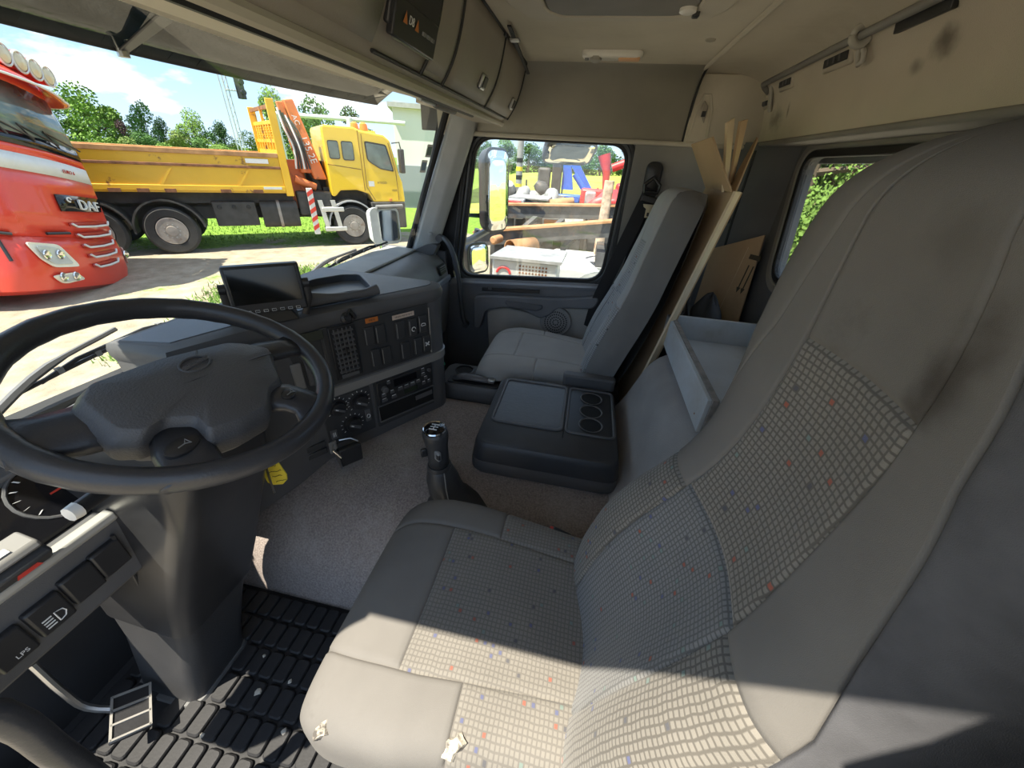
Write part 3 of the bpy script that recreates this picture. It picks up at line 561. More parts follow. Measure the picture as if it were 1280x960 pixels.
# switches
def rocker(u, z, w_=.036, h_=.068, icon=None, mt=M_dash2, parent=da):
    s_ = dbox(u-w_/2, u+w_/2, z-h_/2, z+h_/2, .004, .009, 'rocker_switch', mt, parent, .004)
    obj('highlight', MB().box(dp(u-w_/2+.003, z, .0135), (.002, .001, h_*.8), DROT), M_trim, s_)
    if icon == 'x':
        for a in (.7, -.7): obj('icon', MB().box(dp(u, z, .0137), (.022, .001, .005), DROT @ Matrix.Rotation(a, 3, 'Y')), M_white, s_)
    elif icon == 'o':
        mb = MB(); mb.tube([dp(u+.008*math.cos(t), z-.006+.008*math.sin(t), .0137) for t in np.linspace(0, 5, 12)], .0016, 5); obj('icon', mb, M_white, s_)
    elif icon == 'm':
        mb = MB(); mb.tube([dp(u+x_, z+z_, .0137) for x_, z_ in ((-.010, -.004), (-.006, .004), (0, .004), (.008, .002), (.010, -.005), (-.008, -.006))], .0013, 5); obj('icon', mb, M_white, s_)
    return s_
for u, z, ic in [(.183, .714, None), (.223, .711, None), (.300, .705, None), (.352, .703, 'o'), (.394, .706, 'm'), (.195, .628, None), (.235, .625, None), (.312, .622, None), (.368, .622, None), (.406, .622, 'x')]: rocker(u, z, icon=ic)
dbox(.178, .222, .760, .776, .006, .002, 'orange_label', M_orange, bevel=0); text('lettering', 'MEN', .011, dp(.20, .768, .0085), RU, UPV, M_ink, da, .0002)
dbox(.275, .362, .748, .764, .006, .002, 'pale_label', M_pink, bevel=0); text('lettering', 'VESZELYEZTETETT', .0085, dp(.319, .756, .0085), RU, UPV, M_ink, da, .0002)
# lower panel: heater knobs, radio, cubby
dbox(-.02, .155, .335, .525, -.002, .006, 'heater_panel', M_dash2)
def knob(u, z, r):
    k = obj('heater_knob', MB().lathe(dp(u, z, .003), (NRM.x, NRM.y, 0), [(r*1.25, 0), (r*1.25, .003), (r, .004), (r*.95, .022), (r*.6, .024)], 28), M_black, da, smooth=True)
    obj('knob_bar', MB().box(dp(u, z, .028), (r*1.6, .010, r*.42), DROT @ Matrix.Rotation(.6, 3, 'Y')), M_dash, k, bevel=.003)
    mb = MB()
    for a in np.linspace(-.6, 3.8, 11): mb.box(dp(u+r*1.45*math.cos(a), z+r*1.45*math.sin(a), .0042), (.006, .001, .0022), DROT @ Matrix.Rotation(-a, 3, 'Y'))
    obj('scale_marks', mb, M_white, k, kind='stuff')
    obj('pointer', MB().box(dp(u-r*.4, z+r*.3, .0335), (.010, .001, .003), DROT @ Matrix.Rotation(.6, 3, 'Y')), M_white, k)
knob(.030, .487, .025); knob(.108, .480, .027); knob(.070, .398, .027)
dbox(-.012, .012, .365, .405, .004, .005, 'heater_button', M_dash); dbox(.120, .142, .382, .435, .004, .005, 'heater_button', M_dash)
mb = MB(); mb.tube([dp(.131+.006*math.cos(t), .405+.008*math.sin(t), .0095) for t in np.linspace(0, 2*PI, 12)], .0012, 5); obj('icon', mb, M_white, da)
for k in range(3): obj('icon', MB().box(dp(-.004+.004*k, .385, .0095), (.0014, .001, .018), DROT), M_white, da)
# radio
ra = dbox(.165, .425, .330, .530, -.002, .007, 'radio_surround', M_dash2)
rd = dbox(.178, .418, .428, .528, .004, .009, 'radio', M_black, ra)
dbox(.245, .345, .488, .520, .0125, .002, 'cassette_slot', M_gloss, ra)
obj('radio_knob', MB().lathe(dp(.205, .495, .012), (NRM.x, NRM.y, 0), [(.013, 0), (.012, .014), (.008, .016)], 18), M_dash, ra, smooth=True)
obj('radio_knob', MB().lathe(dp(.402, .508, .012), (NRM.x, NRM.y, 0), [(.008, 0), (.007, .010), (.005, .011)], 14), M_dash, ra, smooth=True)
for (u, z, w_) in [(.20, .468, .018), (.235, .470, .016), (.20, .446, .022), (.24, .446, .022), (.27, .470, .022), (.297, .470, .022), (.324, .470, .022), (.35, .472, .018), (.375, .495, .018), (.385, .475, .016), (.375, .455, .016), (.40, .455, .014), (.375, .515, .016), (.225, .515, .014)]:
    b = dbox(u-w_/2, u+w_/2, z-.005, z+.005, .013, .003, 'radio_button', M_dash, ra, .001); obj('print', MB().box(dp(u, z+.008, .0135), (w_*.75, .0006, .0022), DROT), M_white, b)
dbox(.285, .345, .440, .458, .0128, .001, 'radio_display', mat('lcd_green', (.03, .04, .025), .2), ra, 0)
# cubby: flat plate, the shade inside the open tray put into its black
cb = MB()
cb.box(dp(.298, .351, -.04), (.25, .10, .004), DROT); cb.box(dp(.298, .420, -.04), (.25, .10, .004), DROT); cb.box(dp(.175, .386, -.04), (.004, .10, .07), DROT); cb.box(dp(.421, .386, -.04), (.004, .10, .07), DROT)
dbox(.176, .420, .354, .420, .0035, .003, 'cubby_shade', mat('cubby_shade_black', (.004, .004, .004), .9), ra, .002)
obj('cubby_rim', MB().tube([dp(u, z, .008) for u, z in ((.174, .353), (.422, .350), (.424, .422), (.174, .424), (.174, .353))], .003, 6), M_dash, ra)
obj('cubby_shelf', MB().box(dp(.375, .395, .008), (.08, .002, .020), DROT), M_dash, ra)
# two tall grey switches left of the vent
dbox(-.075, -.045, .60, .69, .002, .010, 'rocker_switch', M_trim, bevel=.004); dbox(-.035, .0, .60, .69, .002, .010, 'rocker_switch', M_dash, bevel=.004)
dbox(-.09, .03, .565, .775, -.003, .005, 'side_panel', M_dash2)
dbox(-.045, .04, .745, .775, .002, .004, 'display', mat('lcd_dim', (.06, .065, .05), .25))
for z in (.365, .335): dbox(-.10, -.035, z-.012, z+.012, .003, .008, 'rocker_switch', M_dash2)
dbox(-.028, .0, .31, .36, .003, .008, 'rocker_switch', M_trim)
# lower skirt left of the stack, behind the column
obj('knee_panel', MB().loft([[(-.15, .80, .26), (-.15, .80, .60), (-.15, 1.0, .60), (-.15, 1.0, .26)], [(-.46, .93, .22), (-.46, .90, .60), (-.46, 1.0, .60), (-.46, 1.0, .22)]]), M_dash, da, bevel=.01)
# passenger side of the dash
PD = smooth_poly([(.80, .30), (.775, .45), (.765, .60), (.765, .655), (.775, .70), (.80, .745), (.84, .772), (.92, .785), (1.05, .79), (1.12, .785)], 24)
mb = MB(); mb.loft([[(x, y+max(0, .45-x)*.25, z) for y, z in PD]+[(x, 1.14, .3)] for x in np.linspace(.33, 1.04, 8)]); obj('passenger_side', mb, mat('dash_side', (.19, .195, .205), .5, bump=.25, bscale=400), da, smooth=True)
mb = MB(); mb.loft([[(x, .758+max(0, .45-x)*.25, .628), (x, .752+max(0, .45-x)*.25, .634), (x, .752+max(0, .45-x)*.25, .655), (x, .760+max(0, .45-x)*.25, .662)] for x in np.linspace(.34, 1.03, 6)], closed=False, caps=False); obj('trim_band', mb, mat('trim_light', (.24, .26, .28), .4), da, smooth=True)
pv = obj('air_vent', MB().box((.955, .776, .705), (.085, .012, .055), Matrix.Rotation(-.3, 3, 'X')), M_black, da, bevel=.004)
for k in range(4): obj('louvre', MB().box((.955, .770, .688+.0115*k), (.076, .008, .003)), M_grey, pv)
obj('top_cover', MB().loft([[(x, .93, .788), (x, .935, .797), (x, 1.10, .802), (x, 1.10, .79)] for x in (.36, .98)]), mat('dash_top_light', (.32, .32, .31), .6), da, bevel=.004)
# driver side: cluster, hood, lower switch panel
obj('cowl', MB().loft([[(x, .95-.10*((x+.35)/.65)**2, .745), (x, 1.14-.22*x*x, .735), (x, 1.14-.22*x*x, .68), (x, .95-.10*((x+.35)/.65)**2, .70)] for x in np.linspace(-1.04, -.40, 8)]), mat('dash_cowl', (.13, .135, .14), .55), da, smooth=True)
obj('cluster_hood', MB().loft([[(x, .90, .74), (x, .93, .772), (x, 1.0, .772), (x, 1.0, .72)] for x in (-.86, -.6, -.36)]), M_dash, da, bevel=.012)
cl = obj('instrument_cluster', MB().loft([[(x, .835, .655), (x, .92, .75), (x, 1.0, .75), (x, 1.0, .60), (x, .84, .60)] for x in (-1.02, -.48)]), M_gloss, da)
CN = Vector((0, -.77, .64)).normalized(); CU = Vector((0, .64, .77)).normalized()
def cp(x, t, off=.001): return Vector((x, .835, .655)).lerp(Vector((x, .92, .75)), t)+CN*off
for x, r in ((-.60, .055), (-.74, .055)):
    gl = obj('gauge', MB().tube([cp(x+r*math.cos(a), .5)+CU*(r*math.sin(a)) for a in np.linspace(0, 2*PI, 25)], .003, 6), M_dash, cl, smooth=True)
    mb = MB()
    for a in np.linspace(-.6, 3.7, 12): mb.add([cp(x+rr*math.cos(a)+dx, .5, .002)+CU*(rr*math.sin(a)) for rr, dx in ((r*.75, .001), (r*.9, .001), (r*.9, -.002), (r*.75, -.002))], [(0, 1, 2, 3)])
    obj('gauge_marks', mb, M_white, gl, kind='stuff')
    obj('needle', MB().box(cp(x+.01, .45, .003), (.045, .0015, .003)), M_red, gl)
text('lettering', '30', .014, cp(-.70, .80, .003), (1, 0, 0), CU, M_white, cl, .0002)
# slim light strip with symbols in front of the cluster
sb = obj('symbol_strip', MB().loft([[(x, .76, .70), (x, .765, .712), (x, .80, .722), (x, .80, .705)] for x in (-1.02, -.83)]), M_trim, da, bevel=.004)
for i, x in enumerate((-.98, -.955, -.93, -.90, -.865)): obj('symbol', MB().box((x, .775, .7175), (.016-.002*(i % 2), .010, .0012), Matrix.Rotation(.3, 3, 'X')), M_white, sb)
lp = obj('lower_panel', MB().loft([[(x, .80, .645), (x, .790, .64), (x, .79, .505), (x, .80, .49), (x, .95, .45), (x, .95, .645)] for x in (-1.04, -.735, -.715)]), M_dash, da, bevel=.008)
obj('panel_trim', MB().loft([[(x, .785, .638), (x, .780, .645), (x, .782, .658), (x, .80, .662), (x, .81, .64)] for x in (-1.04, -.735)]), mat('silver_trim', (.45, .44, .41), .35, .3), da, bevel=.003)
def lsw(x, z, w_=.046, h_=.062, icon=None):
    s_ = obj('rocker_switch', MB().box((x, .787, z), (w_, .016, h_)), M_black, lp, bevel=.004)
    if icon == 'fog':
        mb = MB()
        for k in range(4): mb.box((x-.008, .7785, z-.018+.006*k), (.012, .001, .002))
        mb.tube([(x+.002, .7785, z-.02), (x+.002, .7785, z+.002), (x+.012, .7785, z-.002), (x+.014, .7785, z-.010), (x+.010, .7785, z-.018), (x+.002, .7785, z-.02)], .001, 5); obj('icon', mb, M_white, s_)
    if icon == 'lps': text('icon', 'LPS', .011, (x+.004, .7785, z-.018), (1, 0, 0), (0, 0, 1), M_white, s_, .0002)
    return s_
lsw(-.776, .578); lsw(-.822, .574); lsw(-.872, .566, icon='fog'); lsw(-.924, .562, icon='lps')
obj('screw', MB().lathe((-.722, .79, .512), (0, -1, 0), [(.004, 0), (.004, .002)], 10), M_black, lp)
hz_ = obj('hazard_pod', MB().box((-.865, .775, .685), (.075, .03, .03), Matrix.Rotation(.6, 3, 'X')), M_dash2, da, bevel=.005)
obj('red_symbol', MB().add([(-.875, .757, .676), (-.845, .757, .676), (-.860, .768, .698)], [(0, 1, 2)]), M_red, hz_, solid=.002)

# steering column
co = thing('steering_column', 'smooth black steering column shroud standing on the floor', 'steering column', (-.70, .95, FZ))
def colring(c, hx, hy, tilt=0, n=8, r=.035):
    return [Vector((c[0]+x, c[1]+y, c[2]+y*tilt)) for x, y in rrect(2*hx, 2*hy, min(r, hx*.9, hy*.9))]
# shroud sections by height: (centre x, centre y, z, half width, half depth)
obj('lower_shroud', MB().loft([colring(c, hx, hy, ti) for c, hx, hy, ti in [((-.715, .97, FZ), .088, .10, 0), ((-.70, .955, 0), .088, .10, 0), ((-.675, .93, .15), .092, .105, .1), ((-.66, .91, .27), .10, .115, .15)]]), M_leather, co, smooth=True)
obj('base_ring', MB().loft([colring(c, hx, hy) for c, hx, hy in [((-.715, .97, FZ), .10, .112), ((-.715, .97, FZ+.018), .094, .106)]]), mat('ring_grey', (.12, .12, .12), .6), co, smooth=True)
M_shroud = mat('shroud_black', (.030, .030, .032), .30, var=.12, scale=14)
us_ = obj('upper_shroud', MB().loft([colring(c, hx, hy, ti, r=.04) for c, hx, hy, ti in [((-.66, .91, .25), .108, .12, .15), ((-.645, .885, .38), .118, .135, .2), ((-.63, .85, .52), .118, .145, .25), ((-.62, .80, .66), .115, .15, .3), ((-.618, .74, .76), .11, .12, .35), ((-.617, .70, .82), .08, .08, .4)]]), M_shroud, co, smooth=True)
obj('shroud_seam', MB().tube([(-.757, .78, .62), (-.755, .81, .50), (-.752, .84, .40), (-.748, .86, .28)], .0035, 6), M_black, us_, smooth=True)
for z, y in ((.60, .74), (.54, .765)): obj('screw_cap', MB().lathe((-.497, y, z), (1, 0, 0), [(.008, -.002), (.008, .004), (.005, .006)], 12), M_dash, us_, smooth=True)
obj('stalk', MB().tube([(-.70, .72, .75), (-.75, .71, .757), (-.80, .697, .764)], [.011, .013, .012], 10), M_black, co, smooth=True)
obj('stalk_tip', MB().tube([(-.80, .697, .764), (-.812, .696, .765)], [.0135, .012], 10), M_lampc, co, smooth=True)
kt = thing('key_tag', 'yellow paper key tag with handwriting hanging by the steering column', 'tag', (-.485, .70, .56))
tg = obj('tag_card', MB().prism([(-.470, y, z) for y, z in [(.756, .552), (.698, .580), (.678, .520), (.682, .500), (.70, .480), (.735, .468), (.748, .474)]], (.003, 0, 0)), M_yellow, kt)
for i in range(5):
    mb = MB(); c = Vector((-.4710, .724-.0055*i, .555-.0155*i)); d = Vector((0, -.044, .020)).normalized(); u_ = Vector((0, .4, .9))
    mb.tube([c+d*(.016*(k/7*2-1))*1.1+u_*(.0022*random.uniform(-1, 1)) for k in range(14)][:8+i % 3], .0007, 4); obj('handwriting', mb, M_ink, tg)
obj('key', MB().tube([(-.472, .73, .60), (-.472, .728, .56), (-.472, .735, .47), (-.472, .736, .44)], .003, 6), M_steel, kt, smooth=True)
obj('key_barrel', MB().lathe((-.50, .715, .62), (1, -.4, 0), [(.014, -.02), (.014, .012), (.010, .016)], 14), M_black, kt, smooth=True)

# ------------------------------------------------------------------ steering wheel
sw = thing('steering_wheel', 'large black leather steering wheel with padded airbag hub, turned to one side', 'steering wheel', (-.616, .66, .86))
WC = Vector((-.616, .638, .901)); tau = math.radians(22.4); yaw = .038
WX = Vector((math.cos(yaw), math.sin(yaw), 0)); WN = Vector((math.sin(yaw)*math.sin(tau), -math.cos(yaw)*math.sin(tau), math.cos(tau))); WY = WN.cross(WX)
def wp(a, b, c=0): return WC+WX*a+WY*b+WN*c
RR = .2125; n = 72; rings = []
for i in range(n+1):
    a = 2*PI*i/n; rr = .0185*(1+.03*math.sin(a*26)*(math.sin(a) > -.2)); e = wp(math.cos(a), math.sin(a))-WC
    rings.append([WC+e*(RR+rr*.95*math.cos(t))+WN*(rr*1.12*math.sin(t)) for t in np.linspace(0, 2*PI, 15)[:-1]])
obj('rim', MB().loft(rings, caps=False), M_rim, sw, smooth=2)
# hub pad
padp = [(-.148, .030), (-.118, .052), (-.02, .040), (.092, .006), (.112, -.016), (.130, -.055), (.105, -.078), (.062, -.128), (.030, -.130), (-.012, -.158), (-.062, -.150), (-.106, -.130), (-.094, -.098), (-.118, -.070), (-.150, -.070), (-.168, -.045)]
rp = round_poly(padp, .009, 4)
cxy = Vector((-.012, -.045))
def pr_(k, c): return [wp(cxy.x+(x-cxy.x)*k, cxy.y+(y-cxy.y)*k, c) for x, y in rp]
pad = obj('airbag_pad', MB().loft([pr_(.97, -.02), pr_(1.0, .006), pr_(.99, .014), pr_(.905, .033), pr_(.88, .035), pr_(.5, .039), pr_(.05, .040)]), M_pad, sw, smooth=True)
obj('pad_crease', MB().tube([wp(-.152, -.012, .020), wp(-.136, -.018, .0335), wp(-.03, -.040, .0392), wp(.085, -.064, .0365), wp(.104, -.068, .0335), wp(.118, -.071, .020)], .0014, 6), M_black, pad, smooth=True)
obj('emblem_ring', MB().tube([wp(.0+.024*math.cos(a), -.013+.016*math.sin(a), .0395) for a in np.linspace(0, 2*PI, 33)], .0022, 6), M_pad, pad, smooth=2)
obj('emblem_bar', MB().box(wp(0, -.013, .0395), (.044, .009, .003), Matrix((WX, WY, WN)).transposed()), M_pad, pad, bevel=.001)
obj('emblem_arrow', MB().tube([wp(.016, .0, .0395), wp(.026, .008, .0395)], .002, 6), M_pad, pad)
text('emblem_lettering', 'VOLVO', .0085, wp(0, -.013, .0413), WX, WY, M_dash, pad, .0004)
text('pad_lettering', 'SRS', .009, wp(.055, -.092, .0365), WX, WY, M_dash, pad, .0003)
# hub lower body and spokes
obj('hub', MB().loft([pr_(.55, -.075), pr_(.8, -.05), pr_(.93, -.018)]), M_dash, sw, smooth=True)
def spoke(path, wid, th, name='spoke'):
    rings = []
    for i, (p, wd, t_) in enumerate(zip(path, wid, th)):
        q0 = Vector(path[max(i-1, 0)][:2]); q1 = Vector(path[min(i+1, len(path)-1)][:2]); d = (q1-q0).normalized(); nn = Vector((-d.y, d.x))
        rings.append([wp(p[0]+nn.x*wd*cx_, p[1]+nn.y*wd*cx_, p[2]+t_*cz_) for cx_, cz_ in ((1, 0), (.8, .75), (.3, 1), (-.3, 1), (-.8, .75), (-1, 0), (-.8, -.75), (0, -1), (.8, -.75))])
    return obj(name, MB().loft(rings), M_rim, sw, smooth=2)
spoke([(.09, -.03, .008), (.125, -.038, .008), (.165, -.050, .004), (.205, -.060, .0)], [.030, .028, .026, .036], [.012, .012, .012, .012])
s2 = spoke([(.02, -.118, .008), (.045, -.145, .008), (.055, -.175, .004), (.05, -.208, .0)], [.030, .033, .033, .045], [.014, .014, .013, .012])
s3 = spoke([(-.10, -.08, .004), (-.126, -.112, .004), (-.140, -.140, .002), (-.150, -.158, .0)], [.036, .036, .036, .046], [.015, .014, .013, .012])
spoke([(-.12, .0, -.004), (-.155, .012, -.004), (-.185, .03, -.004), (-.21, .045, 0)], [.046, .042, .038, .044], [.022, .020, .016, .012])
def wbtn(x, y, c, rx, ry, parent, ico):
    b = obj('horn_button', MB().loft([[wp(x+rx*k*math.cos(a), y+ry*k*math.sin(a), c+z) for a in np.linspace(0, 2*PI, 21)[:-1]] for k, z in ((1, -.004), (1, .004), (.8, .006))]), M_black, parent, smooth=True)
    obj('icon', MB().tube([wp(x-.008, y-.002, c+.0065), wp(x+.002, y-.002, c+.0065), wp(x+.008, y+.004, c+.0065), wp(x+.008, y-.006, c+.0065), wp(x+.002, y-.002, c+.0065)], .0009, 5), M_grey, b)
wbtn(.042, -.150, .020, .015, .011, s2, 1); wbtn(-.128, -.110, .017, .024, .014, s3, 1)

# ------------------------------------------------------------------ things on the dash
mo = thing('monitor', 'black camera monitor with a row of buttons standing on the dashboard', 'monitor', (-.2, .85, .83))
mA = Vector((-.275, .888, .865)); mB = Vector((-.155, .757, .865)); mU = (mB-mA).normalized(); mN = Vector((mU.y, -mU.x, 0)); mUp = (Vector((0, 0, 1))-mN*.13).normalized()
def mp_(u, v, o=0): return mA+mU*u+mUp*v+mN.cross(Vector((0, 0, 0)))+mN*o
MROT = Matrix((mU, -mN, mUp)).transposed(); MW = (mB-mA).length; MH = .125
obj('case', MB().box(mp_(MW/2, MH/2-.008, -.012), (MW, .028, MH), MROT), M_black, mo, bevel=.005)
obj('screen', MB().box(mp_(MW/2, MH/2+.003, .0025), (MW*.90, .002, MH*.74), MROT), M_screen, mo, bevel=.001)
for k in range(7):
    b = obj('button', MB().box(mp_(MW*(.20+.11*k), .000, .003), (.0125, .003, .008), MROT), M_dash2, mo, bevel=.001)
    obj('print', MB().tube([mp_(MW*(.20+.11*k)+x_, z_, .005) for x_, z_ in ((-.005, -.003), (.005, -.003), (.005, .003), (-.005, .003), (-.005, -.003))], .0005, 4), M_white, b)
obj('stand', MB().loft([[mp_(u, -.031, o) for u, o in ((.03, .02), (.15, .02), (.15, -.06), (.03, -.06))], [mp_(u, .02, o) for u, o in ((.06, -.02), (.12, -.02), (.12, -.04), (.06, -.04))]]), M_black, mo, bevel=.004)
for u in (-.008, MW+.008): obj('bracket', MB().tube([mp_(u, .06, -.012), mp_(u, .02, -.014), mp_(u*.9, -.03, -.02)], .006, 6, flat=1.8), M_black, mo, smooth=True); obj('thumb_screw', MB().lathe(mp_(u, .06, -.012), mU, [(.013, -.008), (.013, .008)], 12), M_black, mo)
tr = thing('dash_tray', 'shallow black plastic tray with raised rim on top of the dash', 'tray', (.04, .80, .835))
tp = [(-.10, .805), (-.02, .745), (.055, .682), (.085, .69), (.20, .80), (.175, .86), (.085, .915), (.02, .92)]
trp = round_poly(tp, .02, 4)
obj('tray_floor', MB().prism([(x, y, .8345) for x, y in trp], (0, 0, .004)), mat('tray_floor', (.11, .115, .125), .4), tr)
mb = MB(); frame_plate(mb, [(x, y, .8345) for x, y in offset_loop(trp, -.008)], [(x, y, .8345) for x, y in trp], (0, 0, .028)); obj('tray_rim', mb, mat('tray_rim', (.06, .062, .07), .4), tr, bevel=.004)
obj('tray_lip', MB().tube([(-.115, .815, .856), (-.09, .79, .858), (-.05, .762, .852), (0, .725, .849), (.045, .69, .850), (.075, .668, .855)], [.020, .022, .015, .012, .014, .018], 10), M_dash, tr, smooth=True)
sk = thing('suction_clip', 'small black phone clip fixed on the dash edge by the wheel', 'clip', (-.08, .74, .80))
obj('clip_body', MB().lathe((-.055, .715, .795), (NRM.x, NRM.y, .3), [(.018, -.01), (.018, .006), (.010, .012), (.010, .02)], 14), M_black, sk, smooth=True)
obj('clip_arm', MB().tube([(-.055, .708, .80), (-.07, .70, .812), (-.05, .70, .82), (-.035, .695, .79)], .006, 6), M_black, sk, smooth=True)
pb = thing('diagnostic_box', 'small black box hanging on wires under the dashboard', 'box', (-.12, .75, .24))
c = Vector((-.185, .708, .338)); obj('box_case', MB().box(c, (.080, .028, .068), DROT @ Matrix.Rotation(-.12, 3, 'X') @ Matrix.Rotation(.08, 3, 'Y')), M_black, pb, bevel=.006)
obj('box_wire', MB().tube([c+Vector((-.045, 0, .02)), c+Vector((-.05, .02, .05)), c+Vector((-.03, .03, .06))], .003, 6), M_chrome, pb, smooth=True)
obj('box_wire', MB().tube([c+Vector((.03, -.02, .038)), c+Vector((.02, .0, .055)), c+Vector((.0, .03, .055))], .003, 6), M_steel, pb, smooth=True)
obj('box_edge', MB().box(c+Vector((-.036, .020, 0)), (.003, .030, .070), DROT @ Matrix.Rotation(-.25, 3, 'X')), M_steel, pb)

# ================================================================== SEATS
def cols(n, e0=True, e1=True):
    f = [0, .5, 1]
    f = list(np.linspace(.06, .94, n)); return ([0, .012, .03] if e0 else [0])+f+([.97, .988, 1] if e1 else [1])
def make_seat(name, label, cx, yf, zc, back, MT, base_name='seat_base', bolst=1.0, holes=False):
    """back: list of (z, y, half width, bolster depth) up the middle of the backrest"""
    plain, side, patC, patL, patU = MT
    root = thing(name, label, 'seat', (cx, .1, FZ)); hw = .257 if cx < 0 else .25; bx = cx-(.035 if cx < 0 else 0); L = .14; H = .14 if cx < 0 else .105; LEN = .40
    def cush(s, t):
        if t < .3: ef = math.cos(t/.3*PI/2); y = yf-L+L*ef
        else: ef = 0.; y = yf-L-(t-.3)/.7*LEN
        ex = math.sin(s*PI/2); h_ = hw*(1-.16*ef**3)*(1-.17*max(0, (t-.42))/.58)
        k = (max(0, 1-abs(ex)**5)**.2)*(max(0, 1-ef**3.2)**.32)
        bul = .012*math.cos(ex*PI/2)*math.sin(min(1, t/.9)*PI)
        return Vector((cx+ex*h_, y, zc+.030*(ex**2)*(1-ef)+bul-.025*max(0, (t-.55))-H*(1-k))), (ex*h_, -y)
    B = np.array(back, float); dd = np.r_[0, np.cumsum(np.linalg.norm(np.diff(B[:, :2], axis=0), axis=1))]; TL = dd[-1]; dd = dd/TL
    # smooth the profile
    tt = np.linspace(0, 1, 61); Q = np.stack([np.interp(tt, dd, B[:, i]) for i in range(4)], 1)
    for _ in range(6): Q[1:-1] = (Q[:-2]+2*Q[1:-1]+Q[2:])/4
    D = .155 if cx < 0 else .135
    def bk(s, v, front=True):
        z, y, h_, bo = [np.interp(v, tt, Q[:, i]) for i in range(4)]
        z2, y2 = [np.interp(min(1, v+.02), tt, Q[:, i]) for i in range(2)]; z1, y1 = [np.interp(max(0, v-.02), tt, Q[:, i]) for i in range(2)]
        tz, ty = z2-z1, y2-y1; ln = math.hypot(tz, ty); nrm = Vector((0, tz/ln, -ty/ln))
        ex = math.sin(s*PI/2); ev = max(0., (v-.90)/.10); kv = max(0, 1-ev**2.6)**.4
        if front:
            k = (max(0, 1-abs(ex)**5)**.2)*kv; off = bo*bolst*(1-math.cos(min(1, abs(ex)/.82)*PI))/2*(1-max(0, abs(ex)-.82)*1.5)-D*(1-k)
            off += .012*math.cos(ex*PI/2)*math.sin(v*PI*2.2)*(v < .9)
        else: off = -D-.035*(1-ex**2)*kv
        return Vector((bx+ex*h_, y, z))+nrm*off, (ex*h_, v*TL)
    VG = list(np.linspace(0, .88, 50))+list(np.linspace(.89, 1, 24)); TG = list(np.linspace(0, .3, 16))+list(np.linspace(.33, 1, 30))
    def vlist(F, v0, v1, e0, e1):
        G = [v for v in (TG if F is cush else VG) if v0+.012 < v < v1-.012]; return ([v0, v0+.004, v0+.009] if e0 else [v0])+G+([v1-.009, v1-.004, v1] if e1 else [v for v in (TG if F is cush else VG) if v1-.012 <= v < v1]+[v1])
    def panel(F, s0, s1, v0, v1, ns, nv, name, mt, parent, edges=(1, 1, 1, 1), **k):
        fu = cols(ns, edges[0], edges[1]); sv = vlist(F, v0, v1, edges[2], edges[3]); fn = lambda a, v: a(v) if callable(a) else a
        V = []; UV = []
        for j, v in enumerate(sv):
            su = [fn(s0, v)+(fn(s1, v)-fn(s0, v))*f for f in fu]
            for i, u in enumerate(su):
                p, uv = F(u, v, **k); e = 1e-3
                pa = F(min(1, u+e), v, **k)[0]-F(max(-1, u-e), v, **k)[0]; pb = F(u, min(1, v+e), **k)[0]-F(u, max(0, v-e), **k)[0]; nn = pa.cross(pb)
                nn = nn.normalized() if nn.length > 1e-12 else Vector((0, 0, 0))
                g = 0
                if edges[0]: g = max(g, {0: 1, 1: .45}.get(i, 0))
                if edges[1]: g = max(g, {len(su)-1: 1, len(su)-2: .45}.get(i, 0))
                if edges[2]: g = max(g, {0: 1, 1: .45}.get(j, 0))
                if edges[3]: g = max(g, {len(sv)-1: 1, len(sv)-2: .45}.get(j, 0))
                if v > .97 and F is bk: g = 0
                if F is cush: nn = nn if nn.z > -.2 else -nn
                else: nn = nn if nn.y > -.3 else -nn
                V.append(p-nn*(.0045*g)); UV.append(uv)
        n = len(su); Fs = [(j*n+i, j*n+i+1, (j+1)*n+i+1, (j+1)*n+i) for j in range(len(sv)-1) for i in range(n-1)]
        me = bpy.data.meshes.new(name); me.from_pydata(V, [], Fs); ul = me.uv_layers.new(name='UVMap')
        for l_ in me.loops: ul.data[l_.index].uv = UV[l_.vertex_index]
        return obj(name, me, mt, parent, smooth=2)
    # cushion
    cu = panel(cush, -.394, .394, .36, 1, 16, 20, 'cushion_centre', patC, root, (1, 1, 1, 0))
    panel(cush, -.394, .394, 0, .36, 16, 16, 'cushion_front', plain, root, (1, 1, 0, 1))
    for sg, nm in ((1, 'cushion_bolster'), (-1, 'cushion_bolster')):
        a, b = (.394, 1) if sg > 0 else (-1, -.394); ed = (1, 0) if sg > 0 else (0, 1)
        panel(cush, a, b, 0, .56, 14, 22, nm, plain, root, ed+(0, 1)); panel(cush, a, b, .56, 1, 14, 12, nm, patC, root, ed+(1, 0))
    # backrest
    VT = .765 if cx < 0 else .73; S1 = (lambda v: float(np.interp(v, [0, .47, .77, 1], [.30, .315, .235, .21]))) if cx < 0 else (lambda v: .30); nS1 = lambda v: -S1(v); s2f = (lambda v: float(np.interp(v, [0, .5, .62, .76, 1], [.72, .74, .60, .40, .25]))) if cx < 0 else (lambda v: .70)
    panel(bk, nS1, S1, .0, .47, 14, 18, 'lumbar_panel', (M_patB if cx < 0 else patL), root, (1, 1, 0, 1))
    panel(bk, nS1, S1, .47, VT, 14, 12, 'upper_panel', patU, root, (1, 1, 1, 1))
    panel(bk, nS1, S1, VT, 1, 14, 22, 'headrest', plain, root, (1, 1, 1, 0))
